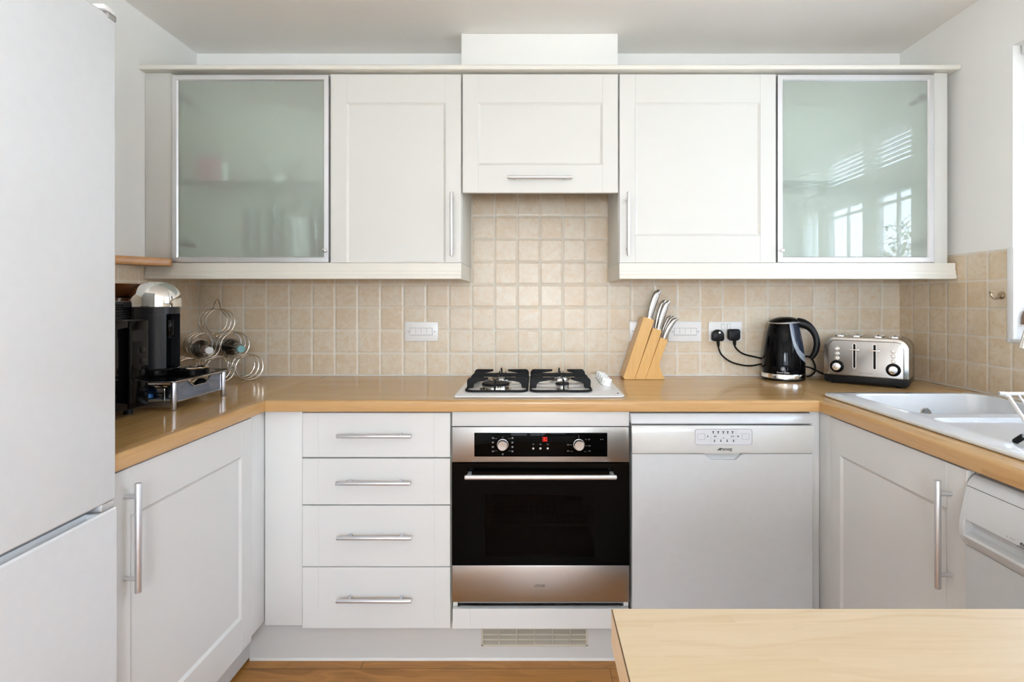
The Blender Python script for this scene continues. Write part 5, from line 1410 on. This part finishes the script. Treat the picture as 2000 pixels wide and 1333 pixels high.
b = MB(); b.box(-0.030, 0.0025, -0.026, -0.003, FT-0.008, FT+0.0045, 0.0015); part('top_hinge', b, M['dial'], t, 'metal top hinge', local=True)
b = MB(); b.box(-0.05, 0.001, -0.036, -0.004, FT+0.0048, FT+0.016, 0.004); part('hinge_cover', b, M['white'], t, 'white hinge cover', local=True)
part('kick_panel', MB().box(-0.06, -0.05, -0.59, -0.01, 0.0, 0.048), M['greytrim'], t, local=True)

# ------------------------------------------------------------------ washing machine
y0, y1 = -1.205, -1.800
t = thing('washing_machine', 'white washing machine under the worktop, beyond the sink cupboard', 'washing machine', (1.2, -1.5, 0.0))
part('case', MB().box(0.9435, 1.50, y1, y0, 0.012, 0.707, 0.003), M['dish'], t)
b = MB(); b.box(0.975, 1.50, y1, y0, 0.708, 0.835); b.prism([(0.946, 0.8365), (0.9555, 0.853), (0.964, 0.860), (1.50, 0.860), (1.50, 0.8365)], 'Y', y1, y0, 0.001, 1)
part('lid', b, M['dish'], t, 'white top')
full = [(0.975, 0.8350), (0.947, 0.8350), (0.9355, 0.785), (0.9315, 0.764), (0.9295, 0.748), (0.9300, 0.731), (0.9330, 0.722), (0.9400, 0.712), (0.9435, 0.708), (0.975, 0.708)]
notch = [(0.975, 0.8350), (0.947, 0.8350), (0.9355, 0.785), (0.9320, 0.768), (0.9450, 0.760), (0.9530, 0.748), (0.9480, 0.740), (0.9330, 0.7355), (0.9300, 0.731), (0.9330, 0.722), (0.9400, 0.712), (0.9435, 0.708), (0.975, 0.708)]
b = MB(); b.prism(full, 'Y', y0-0.014, y0, 0.0008, 1); b.prism(notch, 'Y', y1, y0-0.0139)
cp = part('console', b, M['dish'], t, 'rounded console with a finger groove', ang=25)
b = MB()
sl = atan2(0.9355-0.9315, 0.785-0.764)
Mt = Matrix.Translation((0.9322, -1.352, 0.7745)) @ Matrix.Rotation(-pi/2, 4, 'Z') @ Matrix.Rotation(pi/2-sl, 4, 'X')
b.text('eco', 0.0150, Mt, align='LEFT')
b.box(0.9318, 0.9326, -1.372, -1.352, 0.7665, 0.7675); b.box(0.9318, 0.9326, -1.3495, -1.347, 0.766, 0.768)
part('lettering', b, M['ink'], cp, 'grey print')
b = MB(); b.box(0.9316, 0.9328, -1.341, -1.330, 0.7745, 0.7755); b.box(0.9316, 0.9328, -1.325, -1.322, 0.774, 0.776)
part('small_print', b, M['inkl'], cp)
dc = Vector((0.9435, -1.505, 0.50)); R = Matrix.Translation(dc) @ Matrix.Rotation(-pi/2, 4, 'Y')
d = part('door', MB().lathe([(0.212,0.0),(0.212,0.012),(0.200,0.026),(0.165,0.028),(0.155,0.018)], n=64, M=R), M['greytrim'], t, 'round grey porthole rim')
part('door_glass', MB().lathe([(0.157,0.016),(0.14,0.022),(0,0.026)], n=48, M=R), M['black'], d, 'dark door glass')

# ------------------------------------------------------------------ breakfast bar in the foreground
px0, py1_, py0_ = 0.0808, -1.8145, -2.46
t = thing('breakfast_bar', 'pale beech breakfast bar top in the foreground', 'breakfast bar', (0.85, -2.1, 0.0))
o = roundpoly(WR-0.006-px0, py1_-py0_, 0.0, 1, (px0+WR-0.006)/2, (py1_+py0_)/2)
top = part('bar_top', MB().box(px0+0.0012, WR-0.006, py0_, py1_, WB+0.0005, WT, 0.0), M['pen'], t, 'pale beech top')
r = 0.009
pr = [(px0, WT-0.0016), (px0, WB+r)]
for i in range(1, 6): a = radians(90*i/5); pr.append((px0+r-r*cos(a), WB+r-r*sin(a)))
pr += [(px0+0.0012+r, WB+0.0003), (px0+0.0012, WB+0.0004), (px0+0.0012, WT-0.0016)]
part('edge_band', MB().prism([(px0, WT-0.0014), (px0, WB+0.0005), (px0+0.0011, WB+0.0005), (px0+0.0011, WT-0.0014)], 'Y', py0_, py1_), M['penside'], top, 'darker side edge')
part('edge_seam', MB().box(px0+0.0001, px0+0.0012, py0_, py1_, WT-0.0014, WT-0.0002), M['seam'], top, 'thin dark seam')
part('cupboard', MB().box(0.62, 1.56, -2.40, -1.90, 0.15, WB), M['base'], t, 'white cupboard below')
part('kickboard', MB().box(0.64, 1.56, -2.36, -1.96, 0.0, 0.15), M['plinth'], t)

# ------------------------------------------------------------------ venetian blind in the window
bx = WR+0.045
t = thing('venetian_blind', 'white venetian blind half raised at the window, its wooden cord pull hanging in view', 'blind', (bx, -1.14, 1.86))
part('headrail', MB().box(bx-0.02, bx+0.025, W1[1]+0.01, W1[0]-0.012, W1[3]-0.035, W1[3]-0.001, 0.002), M['upvc'], t)
b = MB(); Ms = Matrix.Rotation(radians(12), 4, 'Y')
for k in range(9):
    z = W1[3]-0.055-k*0.0225; b.box(-0.0125, 0.0125, W1[1]+0.015, W1[0]-0.045, -0.0006, 0.0006, M=Matrix.Translation((bx, 0, z)) @ Ms)
part('slats', b, M['upvc'], t)
part('bottom_rail', MB().box(bx-0.012, bx+0.012, W1[1]+0.015, W1[0]-0.045, W1[3]-0.268, W1[3]-0.256, 0.002), M['upvc'], t)
cx, cy = 1.650, -0.577
cord = MB().tube([(cx, cy, W1[3]-0.03), (cx, cy, 1.19)], 0.0008, 6, sub=1)
cd = part('cord', cord, M['upvc'], t, 'thin white cord')
b = MB(); b.lathe([(0,0.0),(0.0095,0.0),(0.0100,0.006),(0.0085,0.026),(0.0055,0.044),(0,0.050)], (cx-0.004, cy, 1.163), 18)
part('cord_pull', b, plastic('brown_wood_pull', (0.20, 0.11, 0.07), 0.3), cd, 'brown wooden cord pull')

# ------------------------------------------------------------------ outside
struct('ground', MB().box(-14, 16, -16, 14, -0.35, -0.18), paint('pale_paving', (0.43, 0.45, 0.44), 0.9, 0.2))
m = NT('red_brick'); x, y, z = m.pos()
bt = m.n('TexBrick', {'Vector': m.vec(m.math('ADD', x, y), z, 0.0), 'Color1': (0.33, 0.13, 0.085, 1), 'Color2': (0.42, 0.18, 0.11, 1), 'Mortar': (0.55, 0.50, 0.45, 1), 'Scale': 4.4, 'Mortar Size': 0.02, 'Brick Width': 1.0, 'Row Height': 0.32})
m.principled(col=bt.outputs[0], rough=0.9)
solo('garden_wall', MB().box(2.75, 3.58, -5.6, -4.7, -0.18, 2.5), m.m, 'red brick garden pillar outside the window', 'garden wall')
b = MB(); rnd = random.Random(3)
for k in range(900):
    a = rnd.uniform(0, 2*pi); u = rnd.uniform(-1, 1); rr_ = rnd.random()**0.4
    c = Vector((4.75+0.55*rr_*sqrt(1-u*u)*cos(a), -5.1+0.55*rr_*sqrt(1-u*u)*sin(a), 1.55+0.80*rr_*u))
    q = Matrix.Translation(c) @ Matrix.Rotation(rnd.uniform(0, 6.3), 4, 'Z') @ Matrix.Rotation(rnd.uniform(-1.2, 1.2), 4, 'X')
    s_ = rnd.uniform(0.035, 0.06); b.raw([q @ Vector(p) for p in ((0, -s_, 0), (s_*0.5, 0, 0.01), (0, s_, 0), (-s_*0.5, 0, 0.01))], [(0,1,2,3)])
m = NT('leaf_green'); g = m.n('NewGeometry').outputs['Position']
m.principled(col=m.mix(m.maprange(m.noise(g, 9.0, 2.0), 0.45, 0.7), (0.06, 0.13, 0.035), (0.40, 0.24, 0.13)), rough=0.6)
t = thing('garden_bush', 'leafy green bush outside, mirrored in the frosted pane above the toaster', 'bush', (4.75, -5.1, -0.18))
part('foliage', b, m.m, t)
part('trunk', MB().cyl((4.75, -5.1, -0.18), (4.75, -5.1, 1.5), 0.05, 0.03), plastic('bark', (0.10, 0.07, 0.05), 0.9), t)

# ------------------------------------------------------------------ daylight
w = bpy.data.worlds.new('sky'); SC.world = w; w.use_nodes = True
nt = w.node_tree; nt.nodes.clear()
ow = nt.nodes.new('ShaderNodeOutputWorld'); bg = nt.nodes.new('ShaderNodeBackground')
tc_ = nt.nodes.new('ShaderNodeTexCoord'); sp = nt.nodes.new('ShaderNodeSeparateXYZ'); rp = nt.nodes.new('ShaderNodeValToRGB')
nt.links.new(tc_.outputs['Generated'], sp.inputs[0]); nt.links.new(sp.outputs[2], rp.inputs[0])
el = rp.color_ramp.elements; el[0].position = 0.0; el[0].color = (0.73, 0.86, 1.0, 1); el[1].position = 0.75; el[1].color = (0.50, 0.68, 1.0, 1)
nt.links.new(rp.outputs[0], bg.inputs[0]); bg.inputs[1].default_value = SKY
nt.links.new(bg.outputs[0], ow.inputs[0])
def portal(name, loc, rot, sx, sy):
    l = bpy.data.lights.new(name, 'AREA'); l.shape = 'RECTANGLE'; l.size = sx; l.size_y = sy
    l.cycles.is_portal = True
    o = bpy.data.objects.new(name, l); COL.objects.link(o); o.location = loc; o.rotation_euler = rot
portal('window_daylight_portal', (WR+0.30, (W1[0]+W1[1])/2, (W1[2]+W1[3])/2), (0, radians(90), 0), W1[3]-W1[2], W1[0]-W1[1])
portal('fill_door_portal', (WR+0.30, (D1[0]+D1[1])/2, D1[3]/2), (0, radians(90), 0), D1[3], D1[1]-D1[0])
portal('fill_window_portal', ((W2[0]+W2[1])/2, YB-0.27, (W2[2]+W2[3])/2), (radians(90), 0, 0), W2[1]-W2[0], W2[3]-W2[2])
sl = bpy.data.lights.new('sun', 'SUN'); sl.energy = SUN; sl.angle = radians(0.6); sl.color = (0.97, 1.0, 0.97)
so = bpy.data.objects.new('sun', sl); COL.objects.link(so); so.rotation_euler = Vector((0.55, -0.30, -0.95)).to_track_quat('-Z', 'Y').to_euler(); so.location = (0, 0, 6)

# unseen fill lamp added behind the camera to brighten the kitchen
lx, ly, lz = 0.05, -3.45, 1.36
t = thing('fill_lamp', 'added fill lamp with a round glowing shade, unseen behind the camera', 'fill lamp', (lx, ly, 0))
part('base', MB().lathe([(0,0),(0.14,0),(0.14,0.012),(0.02,0.022),(0,0.022)], (lx, ly, 0), 40), M['upvc'], t)
part('pole', MB().cyl((lx, ly, 0.02), (lx, ly, lz-0.165), 0.012, n=16), M['upvc'], t)
part('shade', MB().lathe([(0.17*sin(pi*i/24) if 0 < i < 24 else 0, -0.17*cos(pi*i/24)) for i in range(25)], (lx, ly, lz), 40), emitter('fill_lamp_glow', (0.93, 0.985, 1.0), FILL_LAMPE), t)

# ------------------------------------------------------------------ camera
cam = bpy.data.cameras.new('camera'); cam.sensor_width = 36.0; cam.lens = F*36.0/2000.0
cam.shift_x = (1000-VX)/2000.0; cam.shift_y = (VY-666.5)/2000.0; cam.clip_start = 0.02; cam.clip_end = 200
co = bpy.data.objects.new('camera', cam); COL.objects.link(co); co.location = (0, CY, CZ); co.rotation_euler = (radians(90), 0, 0)
SC.camera = co
vs = SC.view_settings
SC.display_settings.display_device = 'sRGB'
vs.view_transform = 'Standard'; vs.look = 'None'; vs.exposure = EXPOSURE; vs.gamma = 1.0; vs.use_curve_mapping = False
cy = SC.cycles
cy.max_bounces = 12; cy.diffuse_bounces = 6; cy.glossy_bounces = 6; cy.transmission_bounces = 10; cy.transparent_max_bounces = 16
cy.use_denoising = True; cy.use_adaptive_sampling = True; cy.adaptive_threshold = 0.02; cy.sample_clamp_indirect = 8.0
cy.caustics_reflective = False; cy.blur_glossy = 0.5
